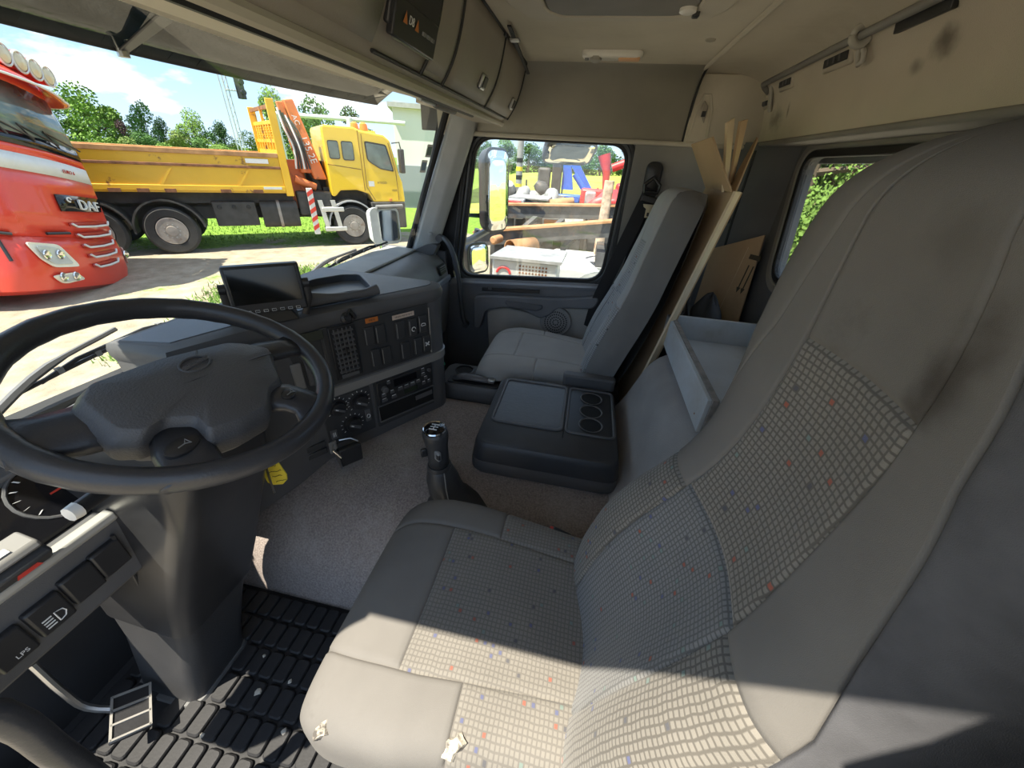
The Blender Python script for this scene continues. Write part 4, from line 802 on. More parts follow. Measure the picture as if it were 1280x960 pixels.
    for sg in (1, -1):
        a, b = (S1, (lambda v: s2f(v))) if sg > 0 else ((lambda v: -s2f(v)), nS1)
        panel(bk, a, b, 0, .46, 10, 18, 'side_bolster', patL, root, (1, 1, 0, 1)); panel(bk, a, b, .46, 1, 10, 26, 'shoulder_panel', plain, root, (1, 1, 1, 0))
        a, b = ((lambda v: s2f(v)), 1) if sg > 0 else (-1, (lambda v: -s2f(v))); panel(bk, a, b, 0, 1, 8, 40, 'side_gusset', (plain if (cx < 0 and sg > 0) else side), root, ((1, 0) if sg > 0 else (0, 1))+(0, 0))
    panel(bk, -1, 1, 0, 1, 12, 30, 'back_shell', side, root, (0, 0, 0, 0), front=False)
    # base and mechanism
    obj(base_name, MB().loft([[(cx+x, .10+y, z) for x, y in rrect(2*a, 2*b, .03)] for a, b, z in ((.21, .20, FZ), (.20, .19, .05), (.19, .18, .20), (.205, .20, .30), (.205, .20, zc-.10))]), M_black, root, smooth=True)
    return root, cush, bk
dback = [(.40, -.085, .22, .02), (.50, -.125, .25, .05), (.62, -.17, .26, .060), (.72, -.208, .254, .05), (.80, -.232, .236, .032), (.88, -.248, .222, .022), (.96, -.258, .222, .022), (1.05, -.265, .242, .022), (1.14, -.264, .246, .014), (1.215, -.259, .224, .006), (1.265, -.256, .188, 0), (1.295, -.256, .14, 0), (1.312, -.258, .07, 0)]
ds, dcush, dbk = make_seat('driver_seat', 'large worn grey driver seat with small-square patterned fabric beside the steering wheel', -.645, .385, .475, dback, (M_plain, M_side, M_patC, M_patA, M_patA))
pback = [(.36, -.06, .215, .02), (.46, -.10, .235, .045), (.58, -.14, .235, .05), (.70, -.175, .228, .04), (.82, -.205, .215, .03), (.92, -.228, .195, .03), (1.02, -.246, .178, .02), (1.10, -.258, .165, .01), (1.16, -.268, .148, 0), (1.195, -.276, .125, 0), (1.218, -.284, .09, 0)]
ps, pcush, pbk = make_seat('passenger_seat', 'plain grey passenger seat with tall narrow headrest by the far door', .675, .44, .43, pback, (M_pplain, M_pside, M_pplain, M_ppat, M_ppat))
# torn holes in the driver's cushion edge
def tear(s, t, r, seed):
    R_ = random.Random(seed); c, _ = dcush(s, t); nn = Vector((-.5, .35, .8)).normalized(); a = nn.orthogonal().normalized(); b = nn.cross(a); pts = []
    for k in range(12): rr = r*R_.uniform(.55, 1.15); pts.append((math.cos(2*PI*k/12)*rr*.7, math.sin(2*PI*k/12)*rr))
    mb = MB(); mb.loft([[c+a*(x*q)+b*(y*q)+nn*(h_*(.6+.8*R_.random())) for x, y in pts] for q, h_ in ((1.15, -.004), (1.0, .005), (.6, .003), (.15, .006))]); obj('torn_foam', mb, M_foam, ds, smooth=True)
tear(-.80, .22, .016, 3); tear(-.72, .575, .018, 5)
# stain on driver's headrest shoulder is in the fabric; seat-side recliner knob
obj('recliner_knob', MB().lathe((-.90, -.11, .36), (-1, 0, 0), [(.03, 0), (.032, .01), (.028, .025)], 18), M_black, ds, smooth=True)
# passenger armrest folded at the console
obj('armrest_hinge', MB().loft([[(.415+x, -.10+y*1.0, z) for x, y in rrect(.05, .23, .02)] for z in (.395, .41, .445, .455)]), M_dash, ps, smooth=True, bevel=.008)

# seat belt buckle beside the driver's seat
bu = thing('seat_belt_buckle', 'red and black seat belt buckle beside the driver cushion', 'buckle', (-.40, -.05, .30))
d_ = Vector((-.35, .55, .6)).normalized()
obj('buckle_body', MB().box((-.398, -.045, .40), (.03, .055, .030), Matrix.Rotation(.35, 3, 'X')), M_black, bu, bevel=.005)
obj('release_button', MB().box((-.398, -.027, .414), (.026, .026, .012), Matrix.Rotation(.35, 3, 'X')), M_red, bu, bevel=.003)
obj('stem', MB().tube([(-.398, -.072, .39), (-.395, -.11, .35), (-.375, -.15, .27)], .014, 8, flat=.5), M_belt, bu, smooth=True)
# passenger seat belt on the B pillar
be = thing('seat_belt', 'black seat belt with brass-coloured tongue hanging on the far pillar', 'seat belt', (1.0, -.27, .4))
obj('upper_anchor', MB().loft([[(xx, -.265+y*k, 1.215+z*k) for y, z in rrect(.075, .13, .03)] for k, xx in ((1, 1.06), (.95, 1.03), (.7, 1.02))]), M_black, be, smooth=True)
obj('guide_loop', MB().tube([(1.01, -.23, 1.185), (1.005, -.235, 1.155), (1.005, -.295, 1.155), (1.01, -.30, 1.185), (1.01, -.265, 1.215), (1.01, -.23, 1.185)], .009, 8), M_black, be, smooth=True)
def strap(path, wvec, th, name, parent, mt=M_belt):
    rings = [[Vector(p)+Vector(wvec)*a+Vector((b, 0, 0)) for a, b in ((-1, 0), (1, 0), (1, th), (-1, th))] for p in path]; return obj(name, MB().loft(rings), mt, parent)
strap(spline([(1.005, -.263, 1.165), (.995, -.235, 1.07), (.985, -.19, .92), (.985, -.14, .74), (.99, -.10, .58), (1.0, -.085, .45)], 16), (0, .03, .012), .004, 'webbing', be)
strap(spline([(1.03, -.255, 1.16), (1.03, -.24, .9), (1.03, -.21, .5), (1.03, -.2, .2)], 8), (0, .024, 0), .003, 'webbing', be)
obj('stop_block', MB().box((.99, -.262, 1.125), (.022, .075, .032), Matrix.Rotation(.2, 3, 'X')), M_black, be, bevel=.006)
tg_ = MB(); tp_ = [(-.03, .014), (.03, .014), (.026, .002), (.013, -.006), (.013, -.045), (-.013, -.045), (-.013, -.006), (-.026, .002)]
tg_.prism([(.976, -.268+y, 1.092+z) for y, z in tp_], (-.003, 0, 0)); to = obj('tongue', tg_, M_metalt, be, bevel=.001)
obj('tongue_slot', MB().box((.974, -.268, 1.062), (.003, .010, .016)), M_black, to)

# ================================================================== CENTRE CONSOLE
cn = thing('centre_console', 'black centre console box with tray lid and three cup holders', 'console', (.14, .04, .29))
obj('lower_body', MB().loft([[(.135+x*k, .035+y*k2, z) for x, y in rrect(.50, .52, .05)] for k, k2, z in ((.97, .97, .288), (1.0, 1.0, .30), (1.0, 1.0, .335), (.995, .995, .345))]), M_dash, cn, smooth=True)
# lid: rim with recessed tray and recessed cup field
ZT = .420
lid = obj('lid', MB().loft([[(.135+x*k, .035+y*k, z) for x, y in rrect(.50, .52, .05)] for k, z in ((.99, .345), (.985, .36), (.965, .395), (.945, .412), (.93, .416))]), mat('console_black', (.042, .043, .047), .48, bump=.25, bscale=400), cn, smooth=True)
def raised(x0, x1, y0, y1, wd, name, mt=M_dash, h_=.008):
    cx_, cy_ = (x0+x1)/2, (y0+y1)/2; o_ = [(cx_+x, cy_+y, .414) for x, y in rrect(x1-x0, y1-y0, .025)]; i_ = [(cx_+x, cy_+y, .414) for x, y in rrect(x1-x0-2*wd, y1-y0-2*wd, .015)]
    mb = MB(); frame_plate(mb, i_, o_, (0, 0, h_)); return obj(name, mb, mt, lid, bevel=.003)
raised(.03, .352, -.015, .258, .012, 'tray_rim'); raised(.03, .352, -.205, -.02, .010, 'cup_rim')
obj('tray_floor', MB().loft([[(.191+x, .122+y, z) for x, y in rrect(.30, .25, .015)] for z in (.414, .4165)]), mat('tray_skin', (.065, .068, .075), .4, bump=.5, bscale=60), lid)
obj('cup_field', MB().loft([[(.191+x, -.112+y, z) for x, y in rrect(.30, .165, .015)] for z in (.414, .4165)]), M_black, lid)
for i, x in enumerate((.283, .188, .098)):
    c_ = obj('cup_holder', MB().lathe((x, -.115, .4165), (0, 0, 1), [(.040, 0), (.046, .003), (.043, .0045), (.039, .002)], 28, caps=False), M_dash, lid, smooth=True)
    obj('cup_well_shade', MB().lathe((x, -.115, .4168), (0, 0, 1), [(.041, 0), (.0, .0004)], 28), mat('well_shade_black', (.003, .003, .003), .8), c_)  # flat disc, the shade down in the cup painted black
for x in (.235, .143): obj('cup_bridge', MB().bb(x-.02, x+.02, -.128, -.102, .417, .4178), MATS['well_shade_black'], lid)  # flat strip in the same painted shade, joining the wells
obj('lid_seam', MB().tube([(.372, -.016, .40), (.352, -.017, .4185), (.02, -.017, .4185), (-.085, -.017, .40), (-.108, -.017, .36)], .0022, 6), M_seal, lid, smooth=True)
obj('console_foot', MB().bb(.0, .06, -.24, -.18, .262, .29), M_black, cn, bevel=.008)
# handbrake / cup holder block between the seats
hbk = thing('handbrake_unit', 'black handbrake block with round cup holder ahead of the console', 'handbrake', (.46, .43, FZ))
obj('housing', MB().loft([[(.470+x*k, .435+y*k, z) for x, y in rrect(.21, .34, .04)] for k, z in ((.95, FZ), (1, .0), (1, .30), (.97, .33), (.93, .335))]), M_dash, hbk, smooth=True)
obj('cup_holder', MB().lathe((.505, .505, .335), (0, 0, 1), [(.044, 0), (.048, .006), (.042, .008), (.040, .001)], 28, caps=False), M_black, hbk, smooth=True)
obj('cup_well_shade', MB().lathe((.505, .505, .3355), (0, 0, 1), [(.042, 0), (0, .0004)], 28), MATS['well_shade_black'], hbk)  # no real hole, the well's shade is a flat black disc
obj('lever_slot', MB().loft([[(.41+x, .43+y, z) for x, y in rrect(.065, .25, .012)] for z in (.335, .341)]), M_black, hbk, bevel=.002)
obj('lever', MB().tube([(.41, .53, .345), (.41, .48, .362), (.41, .40, .358), (.41, .34, .352)], [.016, .022, .02, .014], 10, flat=.7), mat('lever_grey', (.12, .12, .13), .3), hbk, smooth=2)
obj('lever_tip', MB().bb(.395, .425, .325, .36, .345, .368), M_steel, hbk, bevel=.006)

# ================================================================== GEAR LEVER
gl_ = thing('gear_lever', 'black gear lever with chrome-ringed knob and leather gaiter', 'gear lever', (-.235, .33, .26))
def ring_at(c, rx, ry, n=20): return [(c[0]+rx*math.cos(2*PI*k/n), c[1]+ry*math.sin(2*PI*k/n), c[2]) for k in range(n)]
ga = MB(); rr_ = []
for i, (c, r) in enumerate([((-.245, .285, .245), .115), ((-.243, .295, .262), .095), ((-.24, .315, .29), .060), ((-.237, .335, .33), .056), ((-.235, .345, .365), .052), ((-.233, .352, .40), .040), ((-.232, .355, .415), .034)]):
    rr_.append([(c[0]+r*(1+.10*math.sin(5*a+i)*(i < 4))*math.cos(a), c[1]+r*(1+.08*math.cos(4*a+i*.7)*(i < 4))*math.sin(a), c[2]) for a in np.linspace(0, 2*PI, 33)[:-1]])
ga.loft(rr_); gt = obj('gaiter', ga, M_leather, gl_, smooth=2)
obj('gaiter_seam', MB().tube([(-.262, .328, .41), (-.283, .315, .36), (-.297, .30, .30), (-.318, .28, .265)], .002, 6), M_grey, gt, smooth=True)
obj('collar', MB().lathe((-.232, .355, .41), (0, .03, 1), [(.038, -.008), (.039, 0), (.036, .010)], 24), M_leather, gl_, smooth=True)
obj('shaft', MB().loft([[(c[0]+hx*math.cos(a), c[1]+hy*math.sin(a), c[2]) for a in np.linspace(0, 2*PI, 25)[:-1]] for c, hx, hy in [((-.232, .355, .41), .032, .032), ((-.231, .357, .45), .031, .033), ((-.230, .36, .49), .032, .034), ((-.229, .362, .515), .036, .038), ((-.229, .363, .535), .037, .040), ((-.229, .364, .550), .033, .036)]]), M_leather, gl_, smooth=2)
kb = obj('knob_cap', MB().lathe((-.229, .364, .548), (0, 0, 1), [(.034, -.004), (.034, .004), (.028, .009), (.0, .012)], 26), M_gloss, gl_, smooth=True)
obj('knob_ring', MB().lathe((-.229, .364, .550), (0, 0, 1), [(.033, 0), (.036, .002), (.034, .006), (.031, .004)], 28, caps=False), M_chrome, kb, smooth=True)
mb = MB()
for x in (-.012, 0, .012): mb.bb(-.229+x-.0013, -.229+x+.0013, .352, .376, .5585, .5605)
mb.bb(-.241, -.217, .3627, .3653, .5585, .5605); obj('shift_pattern', mb, M_white, kb)
obj('range_switch', MB().box((-.262, .345, .478), (.012, .022, .034), Matrix.Rotation(-.5, 3, 'Z')), M_grey, gl_, bevel=.004)
obj('range_button', MB().box((-.268, .341, .478), (.008, .014, .018), Matrix.Rotation(-.5, 3, 'Z')), M_black, gl_, bevel=.003)
obj('splitter_switch', MB().box((-.255, .392, .475), (.012, .020, .03), Matrix.Rotation(.6, 3, 'Z')), M_black, gl_, bevel=.004)

# ================================================================== FLOOR MAT, PEDAL
fm = thing('rubber_floor_mat', 'black rubber mat of raised blocks in the driver footwell', 'mat', (-.75, .6, FZ))
obj('mat_base', MB().bb(-1.03, -.49, .02, 1.14, FZ, FZ+.008), M_rub, fm, bevel=.002)
tb = MB(); tb.loft([[(x*k, y*k, z) for x, y in rrect(.070, .040, .010, 3)] for k, z in ((1.0, 0), (.97, .009), (.86, .013))]); tme = tb.mesh('tread_block'); tme.materials.append(M_rub)
for p_ in tme.polygons: p_.use_smooth = False
for j in range(24):
    for i in range(7):
        x = -.525-.0745*i; y = .06+.0455*j
        if (x+.715)**2/.115**2+(y-.97)**2/.13**2 < 1: continue
        link_copy(tme, 'tread_block', (x, y+.004*math.sin(i*1.3), FZ+.007), fm, (0, 0, random.uniform(-.02, .02)))
# scattered grit on the mat
for i, (x, y, r) in enumerate([(-.74, .73, .010), (-.70, .66, .006), (-.80, .60, .008), (-.66, .78, .005), (-.85, .80, .006)]):
    obj('grit', MB().loft([[(x+r*k*math.cos(a)*(1+.3*math.sin(3*a+i)), y+r*k*math.sin(a), z) for a in np.linspace(0, 2*PI, 8)[:-1]] for k, z in ((1, FZ+.019), (.8, FZ+.023), (.2, FZ+.025))]), mat('grit', (.45, .42, .36), .9), label=['pale flake of dirt on the mat by the column', 'tiny dirt crumb on the mat before the driver cushion', 'flat dirt flake near the edge of the mat', 'speck of dirt on the mat near the tunnel', 'speck of dirt beside the pedal on the mat'][i], cat='dirt', group='dirt on the floor mat', smooth=True)
pe = thing('brake_pedal', 'grooved metal-edged brake pedal on a curved arm', 'pedal', (-.87, 1.0, FZ))
PO = Vector((-.862, .965, -.005)); px_ = Vector((.75, .62, 0)).normalized(); py_ = Vector((-.55, .66, .40)).normalized(); py_ = (py_-px_*py_.dot(px_)).normalized(); pz_ = px_.cross(py_)
PM = Matrix((px_, py_, pz_)).transposed()
# pedal plate seen from above, its long axis leaning towards the firewall
PX = Vector((.62, .78, .0)).normalized(); PZ = Vector((.30, -.24, .92)).normalized(); PY = PZ.cross(PX).normalized(); PM = Matrix((PX, PY, PZ)).transposed()
obj('plate', MB().box(PO, (.115, .075, .012), PM), M_rub, pe, bevel=.004)
for k in range(4): obj('rib', MB().box(PO+PX*(-.054+.036*k)+PZ*.007, (.005, .072, .005), PM), mat('pedal_edge', (.28, .27, .25), .5), pe)
for k in (-1, 1): obj('rib', MB().box(PO+PY*(.035*k)+PZ*.007, (.112, .005, .005), PM), MATS['pedal_edge'], pe)
obj('arm', MB().tube(spline([PO+Vector((0, .03, .0)), PO+Vector((-.02, .08, .04)), PO+Vector((-.02, .10, .12)), PO+Vector((-.01, .13, .22))], 12), .008, 8), M_steel, pe, smooth=True)
# grab handle at the open doorway (lower left)
gh = thing('door_grab_handle', 'thick black curved grab handle at the lower left doorway', 'handle', (-.97, .72, .4))
obj('grip', MB().tube(spline([(-1.06, .74, .60), (-1.02, .72, .598), (-.992, .71, .575), (-.985, .705, .53), (-.988, .70, .43), (-.992, .70, .30), (-1.0, .71, .15), (-1.02, .74, .02)], 26), .019, 12), M_rim, gh, smooth=2)

# ================================================================== THINGS BEHIND THE SEATS
wt = thing('wooden_tray', 'open grey-painted plywood tray resting on the rear shelf', 'tray', (.18, -.56, .63))
def wbox(x0, x1, y0, y1, z0, z1, name, mt): return obj(name, MB().bb(x0, x1, y0, y1, z0, z1), mt, wt, bevel=.0015)
zb = .632; zt = .74
fp = wbox(-.15, .515, -.385, -.373, zb, zt-.002, 'front_board', M_ply); wbox(-.152, .517, -.403, -.385, zb, zt, 'front_core', M_plyb)
wbox(-.15, .515, -.742, -.728, zb, zt, 'back_board', M_ply)
wbox(.503, .517, -.727, -.404, zb, zt, 'end_board', M_ply); wbox(-.15, -.136, -.727, -.404, zb, zt, 'end_board', M_ply)
wbox(-.135, .502, -.727, -.404, zb, zb+.012, 'tray_bottom', M_ply)
obj('screw', MB().lathe((-.10, -.3725, .66), (0, 1, 0), [(.003, 0), (.003, .001)], 8), mat('rusty_screw', (.3, .13, .05), .7), wt)
# tall cardboard leaning behind the passenger seat
def board(quad, th, name, parent, mt=M_card):
    q_ = [Vector(p) for p in quad]; nn = (q_[1]-q_[0]).cross(q_[2]-q_[0]).normalized(); return obj(name, MB().prism(q_, nn*th), mt, parent)
cb1 = thing('tall_cardboard', 'tall folded cardboard sheet with flaps leaning behind the passenger seat', 'cardboard', (.7, -.40, .2))
M_card2 = mat('cardboard_edge', (.62, .50, .34), .9)
board([(.44, -.285, .22), (.90, -.285, .22), (.90, -.475, 1.20), (.47, -.475, 1.20)], .016, 'sheet', cb1)
board([(.425, -.262, .21), (.44, -.285, .21), (.47, -.478, 1.20), (.455, -.456, 1.20)], .010, 'sheet_edge', cb1, M_card2)
board([(.50, -.462, 1.195), (.86, -.462, 1.195), (.90, -.37, 1.345), (.60, -.375, 1.355)], .006, 'top_flap', cb1)
board([(.58, -.455, 1.19), (.61, -.475, 1.19), (.70, -.45, 1.42), (.66, -.42, 1.40)], .008, 'narrow_flap', cb1, M_card2)
board([(.61, -.48, 1.19), (.66, -.50, 1.20), (.72, -.50, 1.42), (.69, -.47, 1.41)], .008, 'narrow_flap', cb1)
board([(.52, -.48, 1.18), (.66, -.50, 1.22), (.80, -.58, 1.375), (.77, -.575, 1.365)], .006, 'bent_flap', cb1)
cb2 = thing('flat_cardboard', 'brown cardboard piece with two printed arrows leaning in the rear corner', 'cardboard', (.78, -.72, .63))
Q = [Vector((.775, -.74, .635)), Vector((1.00, -.59, .640)), Vector((.995, -.60, .935)), Vector((.83, -.715, 1.02))]
Q = [Vector((.74, -.745, .635)), Vector((.965, -.60, .635)), Vector((1.01, -.615, .93)), Vector((.835, -.755, 1.03))]
board(Q, -.006, 'sheet', cb2)
e1 = (Q[1]-Q[0]).normalized(); e2 = (Q[3]-Q[0]); e2 = (e2-e1*e2.dot(e1)).normalized(); nn = e1.cross(e2); nn = nn if nn.x < 0 else -nn
def cpt(a, b): return Q[0]+e1*a+e2*b+nn*.008
for a in (.055, .078):
    obj('printed_arrow', MB().prism([cpt(a+x, b) for x, b in ((-.003, .27), (.003, .27), (.003, .17), (.010, .17), (0, .145), (-.010, .17), (-.003, .17))], nn*.0006), M_ink, cb2)
obj('printed_bar', MB().prism([cpt(a, b) for a, b in ((.040, .295), (.095, .295), (.095, .315), (.040, .315))], nn*.0006), M_ink, cb2)
obj('printed_box', MB().prism([cpt(a, b) for a, b in ((.15, .20), (.19, .20), (.19, .23), (.15, .23))], nn*.0006), mat('faint_ink', (.25, .17, .10), .9), cb2)
obj('crease', MB().tube([cpt(.12, .0), cpt(.12, .34)], .0012, 5), M_card2, cb2)
bg_ = thing('dark_bag', 'crumpled dark bag slumped beside the cardboard on the shelf', 'bag', (.75, -.62, .62))
def bagF(u, v):
    a = 2*PI*u; r = .14*math.sin(PI*min(1, v*.93+.07))**.5*(1-.55*v); return Vector((.72+r*1.2*math.cos(a)*(1+.12*math.sin(3*a+5*v)), -.585+r*.55*math.sin(a)*(1+.15*math.cos(4*a)), .625+.16*v+.012*math.sin(5*a)*v))
mb = MB(); mb.grid(bagF, np.linspace(0, 1, 30), np.linspace(0, 1, 12)); obj('bag_body', mb, M_bag, bg_, smooth=2)
obj('bag_fold', MB().add([(.60, -.50, .64), (.78, -.50, .75), (.84, -.53, .66), (.70, -.47, .63)], [(0, 1, 2, 3)]), M_bag, bg_, solid=.01)

# ================================================================== OUTDOORS
GZ = -1.25
# ground: sandy yard with grass patches, meadow further off
gm = bpy.data.materials.new('yard_ground'); gm.use_nodes = True; t = gm.node_tree; b = t.nodes['Principled BSDF']; b.inputs['Roughness'].default_value = 1; b.inputs['Specular IOR Level'].default_value = .05
tc = N(t, 'ShaderNodeTexCoord')
def noise(sc, det=6, rough=.6):
    n_ = N(t, 'ShaderNodeTexNoise'); n_.inputs['Scale'].default_value = sc; n_.inputs['Detail'].default_value = det; n_.inputs['Roughness'].default_value = rough; t.links.new(tc.outputs['Object'], n_.inputs['Vector']); return n_
def rampn(src, pts):
    r_ = N(t, 'ShaderNodeValToRGB'); el = r_.color_ramp.elements; el[0].position, el[0].color = pts[0]; el[1].position, el[1].color = pts[-1]
    for p_, c_ in pts[1:-1]: q_ = el.new(p_); q_.color = c_
    t.links.new(src, r_.inputs[0]); return r_
dirt = rampn(noise(3.5).outputs[0], [(.3, (.25, .21, .155, 1)), (.55, (.34, .295, .225, 1)), (.75, (.40, .36, .285, 1))])
grass = rampn(noise(9).outputs[0], [(.3, (.09, .17, .03, 1)), (.6, (.20, .32, .05, 1)), (.8, (.34, .42, .11, 1))])
sx = N(t, 'ShaderNodeSeparateXYZ'); t.links.new(tc.outputs['Object'], sx.inputs[0])
def mth(op, a, b_=None, c_=None):
    n_ = N(t, 'ShaderNodeMath', operation=op)
    for i, v in enumerate((a, b_, c_)):
        if v is None: continue
        if isinstance(v, (int, float)): n_.inputs[i].default_value = v
        else: t.links.new(v, n_.inputs[i])
    return n_.outputs[0]
# distance beyond the row of trucks (along the direction away from the cab), grass grows beyond it
far = mth('ADD', mth('MULTIPLY', sx.outputs[0], .737), mth('MULTIPLY', sx.outputs[1], .676))
fm_ = N(t, 'ShaderNodeMapRange'); fm_.inputs[1].default_value = 12.4; fm_.inputs[2].default_value = 14.2; fm_.inputs[3].default_value = -.25; fm_.inputs[4].default_value = .38; t.links.new(far, fm_.inputs[0])
pm = noise(.55, 5, .55); gmask = mth('ADD', pm.outputs[0], fm_.outputs[0])
# grass strips between the wheel tracks in the yard
strip = mth('MULTIPLY', mth('SINE', mth('ADD', mth('MULTIPLY', far, 1.9), mth('MULTIPLY', noise(.3).outputs[0], 6))), .16)
gmask = mth('ADD', gmask, strip)
gr = N(t, 'ShaderNodeMapRange'); gr.inputs[1].default_value = .46; gr.inputs[2].default_value = .56; t.links.new(mth('ADD', gmask, mth('MULTIPLY', mth('SUBTRACT', noise(14, 3).outputs[0], .5), .35)), gr.inputs[0])
x = N(t, 'ShaderNodeMix', data_type='RGBA'); t.links.new(gr.outputs[0], x.inputs[0]); t.links.new(dirt.outputs[0], x.inputs[6]); t.links.new(grass.outputs[0], x.inputs[7]); t.links.new(x.outputs[2], b.inputs['Base Color'])
bp = N(t, 'ShaderNodeBump'); bp.inputs['Strength'].default_value = .5; bp.inputs['Distance'].default_value = .05; t.links.new(noise(16, 8).outputs[0], bp.inputs['Height']); t.links.new(bp.outputs[0], b.inputs['Normal'])
obj('ground', MB().add([(-300, -300, GZ), (300, -300, GZ), (300, 300, GZ), (-300, 300, GZ)], [(0, 1, 2, 3)]), gm, kind=ST)
# grass tufts in the yard: uncountable
M_tuft = mat('grass_blades', (.17, .29, .05), .9, var=.35, scale=2)
mb = MB()
for i in range(5200):
    if i < 2200:
        s_ = random.uniform(-3, 6); dpt = random.uniform(1.2, 7); px_, py_ = 6.86+.676*s_+.737*dpt, 10.375-.737*s_+.676*dpt
    elif i < 4000: a = random.uniform(0, 1); px_, py_ = 3.2+4.5*a+random.gauss(0, .3), 5.2+1.1*a*0+random.gauss(0, .25)+1.6*math.sin(a*3)
    else: px_, py_ = random.uniform(2.0, 9), random.uniform(3.2, 6.0)
    for k in range(2):
        a = random.uniform(0, PI); h_ = random.uniform(.04, .10); w_ = .014; q = Vector((px_+random.gauss(0, .05), py_+random.gauss(0, .05), GZ)); d_ = Vector((math.cos(a)*w_, math.sin(a)*w_, 0)); l_ = Vector((random.gauss(0, .03), random.gauss(0, .03), h_))
        mb.add([q-d_, q+d_, q+l_], [(0, 1, 2)])
obj('grass_tufts', mb, M_tuft, label='loose tufts of green grass growing in the sandy yard', cat='grass', kind='stuff')

# ------------------------------------------------------------------ trees
def leaf_mat(name, c): return mat(name, c, .8, var=.45, scale=1.2, spec=.2)
LM = [leaf_mat('leaves_a', (.15, .25, .05)), leaf_mat('leaves_b', (.10, .20, .055)), leaf_mat('leaves_c', (.21, .29, .08)), leaf_mat('leaves_purple', (.09, .05, .06)), leaf_mat('leaves_d', (.07, .14, .05))]
M_bark = mat('bark', (.12, .09, .06), .9)
def tree_meshes(seed, n=4200, conic=False, ls=1.0):
    R_ = random.Random(seed); mb = MB(); clumps = []
    for k in range(11):
        h_ = R_.uniform(.30, 1.0); w_ = .36*(1.05-h_*.75) if conic else .34*math.sin(PI*min(1, .15+h_*.8)); a = R_.uniform(0, 2*PI); clumps.append((w_*math.cos(a)*R_.random()**.5, w_*math.sin(a)*R_.random()**.5, h_*.88, R_.uniform(.11, .2)))
    for i in range(n):
        c = clumps[i % len(clumps)]; d_ = Vector((R_.gauss(0, 1), R_.gauss(0, 1), R_.gauss(0, 1))).normalized()*c[3]*R_.uniform(.55, 1.05); p = Vector(c[:3])+d_; p.z = max(.1, p.z)
        u = Vector((R_.gauss(0, 1), R_.gauss(0, 1), R_.gauss(0, 1))).normalized(); v = u.orthogonal().normalized(); s_ = R_.uniform(.011, .022)*ls; mb.add([p-u*s_, p+v*s_*.7, p+u*s_, p-v*s_*.7], [(0, 1, 2, 3)])
    tk = MB(); tk.tube([(0, 0, 0), (.01, .01, .25), (0, .02, .55), (.01, 0, .8)], [.03, .024, .016, .006], 8)
    for k in range(5): c = clumps[k]; tk.tube([(0, .01, .28+.05*k), (c[0]*.6, c[1]*.6, c[2]*.8), c[:3]], [.012, .008, .004], 5)
    return mb, tk
TV = [tree_meshes(s, 4500, c) for s, c in ((1, False), (2, False), (3, True), (4, False))]
TV.append(tree_meshes(9, 16000, False, .42))
TME = []
for i, (f_, k_) in enumerate(TV): TME.append((f_, k_))
tree_cache = {}
def tree(x, y, ht, wd, v, mt, name, label, group='trees and bushes beyond the yard'):
    root = thing(name, label, 'tree' if 'tree' in name else 'bush', (x, y, GZ), random.uniform(0, 6), group)
    root.scale = (wd, wd, ht)
    key = (v, mt.name)
    if key not in tree_cache:
        fo = obj('foliage', TV[v][0], mt, root, local=True); tk = obj('trunk', TV[v][1], M_bark, root, smooth=True, local=True); tree_cache[key] = (fo.data, tk.data)
    else:
        for nm, me in zip(('foliage', 'trunk'), tree_cache[key]): o = bpy.data.objects.new(nm, me); COL.objects.link(o); o.parent = root
    return root
def polar(px_x, py_y): pass
def gp(az, dist): a = math.radians(az); return -1.05+dist*math.sin(a), dist*math.cos(a)   # azimuth measured from straight ahead (+y) to the right
for az, dist, ht, wd, v, m_, nm, lab in [
    (35.6, 44, 5.3, 6.0, 0, LM[0], 'leafy_tree', 'broad bright green tree just right of the red truck roof'),
    (37.0, 46, 4.3, 4.0, 1, LM[2], 'leafy_tree', 'pale green tree low beside the purple-leaved tree'),
    (37.8, 43, 3.7, 2.4, 3, LM[3], 'purple_tree', 'small dark purple-leaved tree on the horizon'),
    (39.3, 44, 4.7, 3.2, 2, LM[1], 'conical_tree', 'dark green conical tree right of the purple one'),
    (40.5, 46, 3.9, 2.4, 2, LM[4], 'conical_tree', 'small dark conical tree in the middle of the tree line'),
    (41.6, 45, 3.2, 3.4, 1, LM[2], 'leafy_bush', 'low pale bush in the middle of the tree line'),
    (43.2, 44, 4.5, 3.8, 0, LM[0], 'leafy_tree', 'round green tree left of the signal mast'),
    (44.6, 44, 3.4, 3.6, 3, LM[1], 'leafy_bush', 'dense green bush just left of the signal mast'),
    (45.6, 46, 4.0, 2.8, 1, LM[4], 'leafy_tree', 'dark green tree close beside the signal mast'),
    (48.0, 45, 3.4, 4.2, 0, LM[2], 'leafy_bush', 'bush showing under the yellow headboard frame'),
    (50.8, 40, 6.2, 4.4, 1, LM[0], 'leafy_tree', 'tall tree rising behind the yellow headboard'),
    (55.0, 38, 5.6, 5.5, 0, LM[1], 'leafy_tree', 'tall tree behind the crane and the yellow cab'),
    (59.5, 42, 6.0, 6.0, 3, LM[4], 'leafy_tree', 'tree standing behind the yellow cab roof'),
    (33.0, 46, 5.0, 6.0, 1, LM[1], 'leafy_tree', 'green tree half hidden behind the red truck cab')]:
    x, y = gp(az, dist); tree(x, y, ht, wd, v, m_, nm, lab)
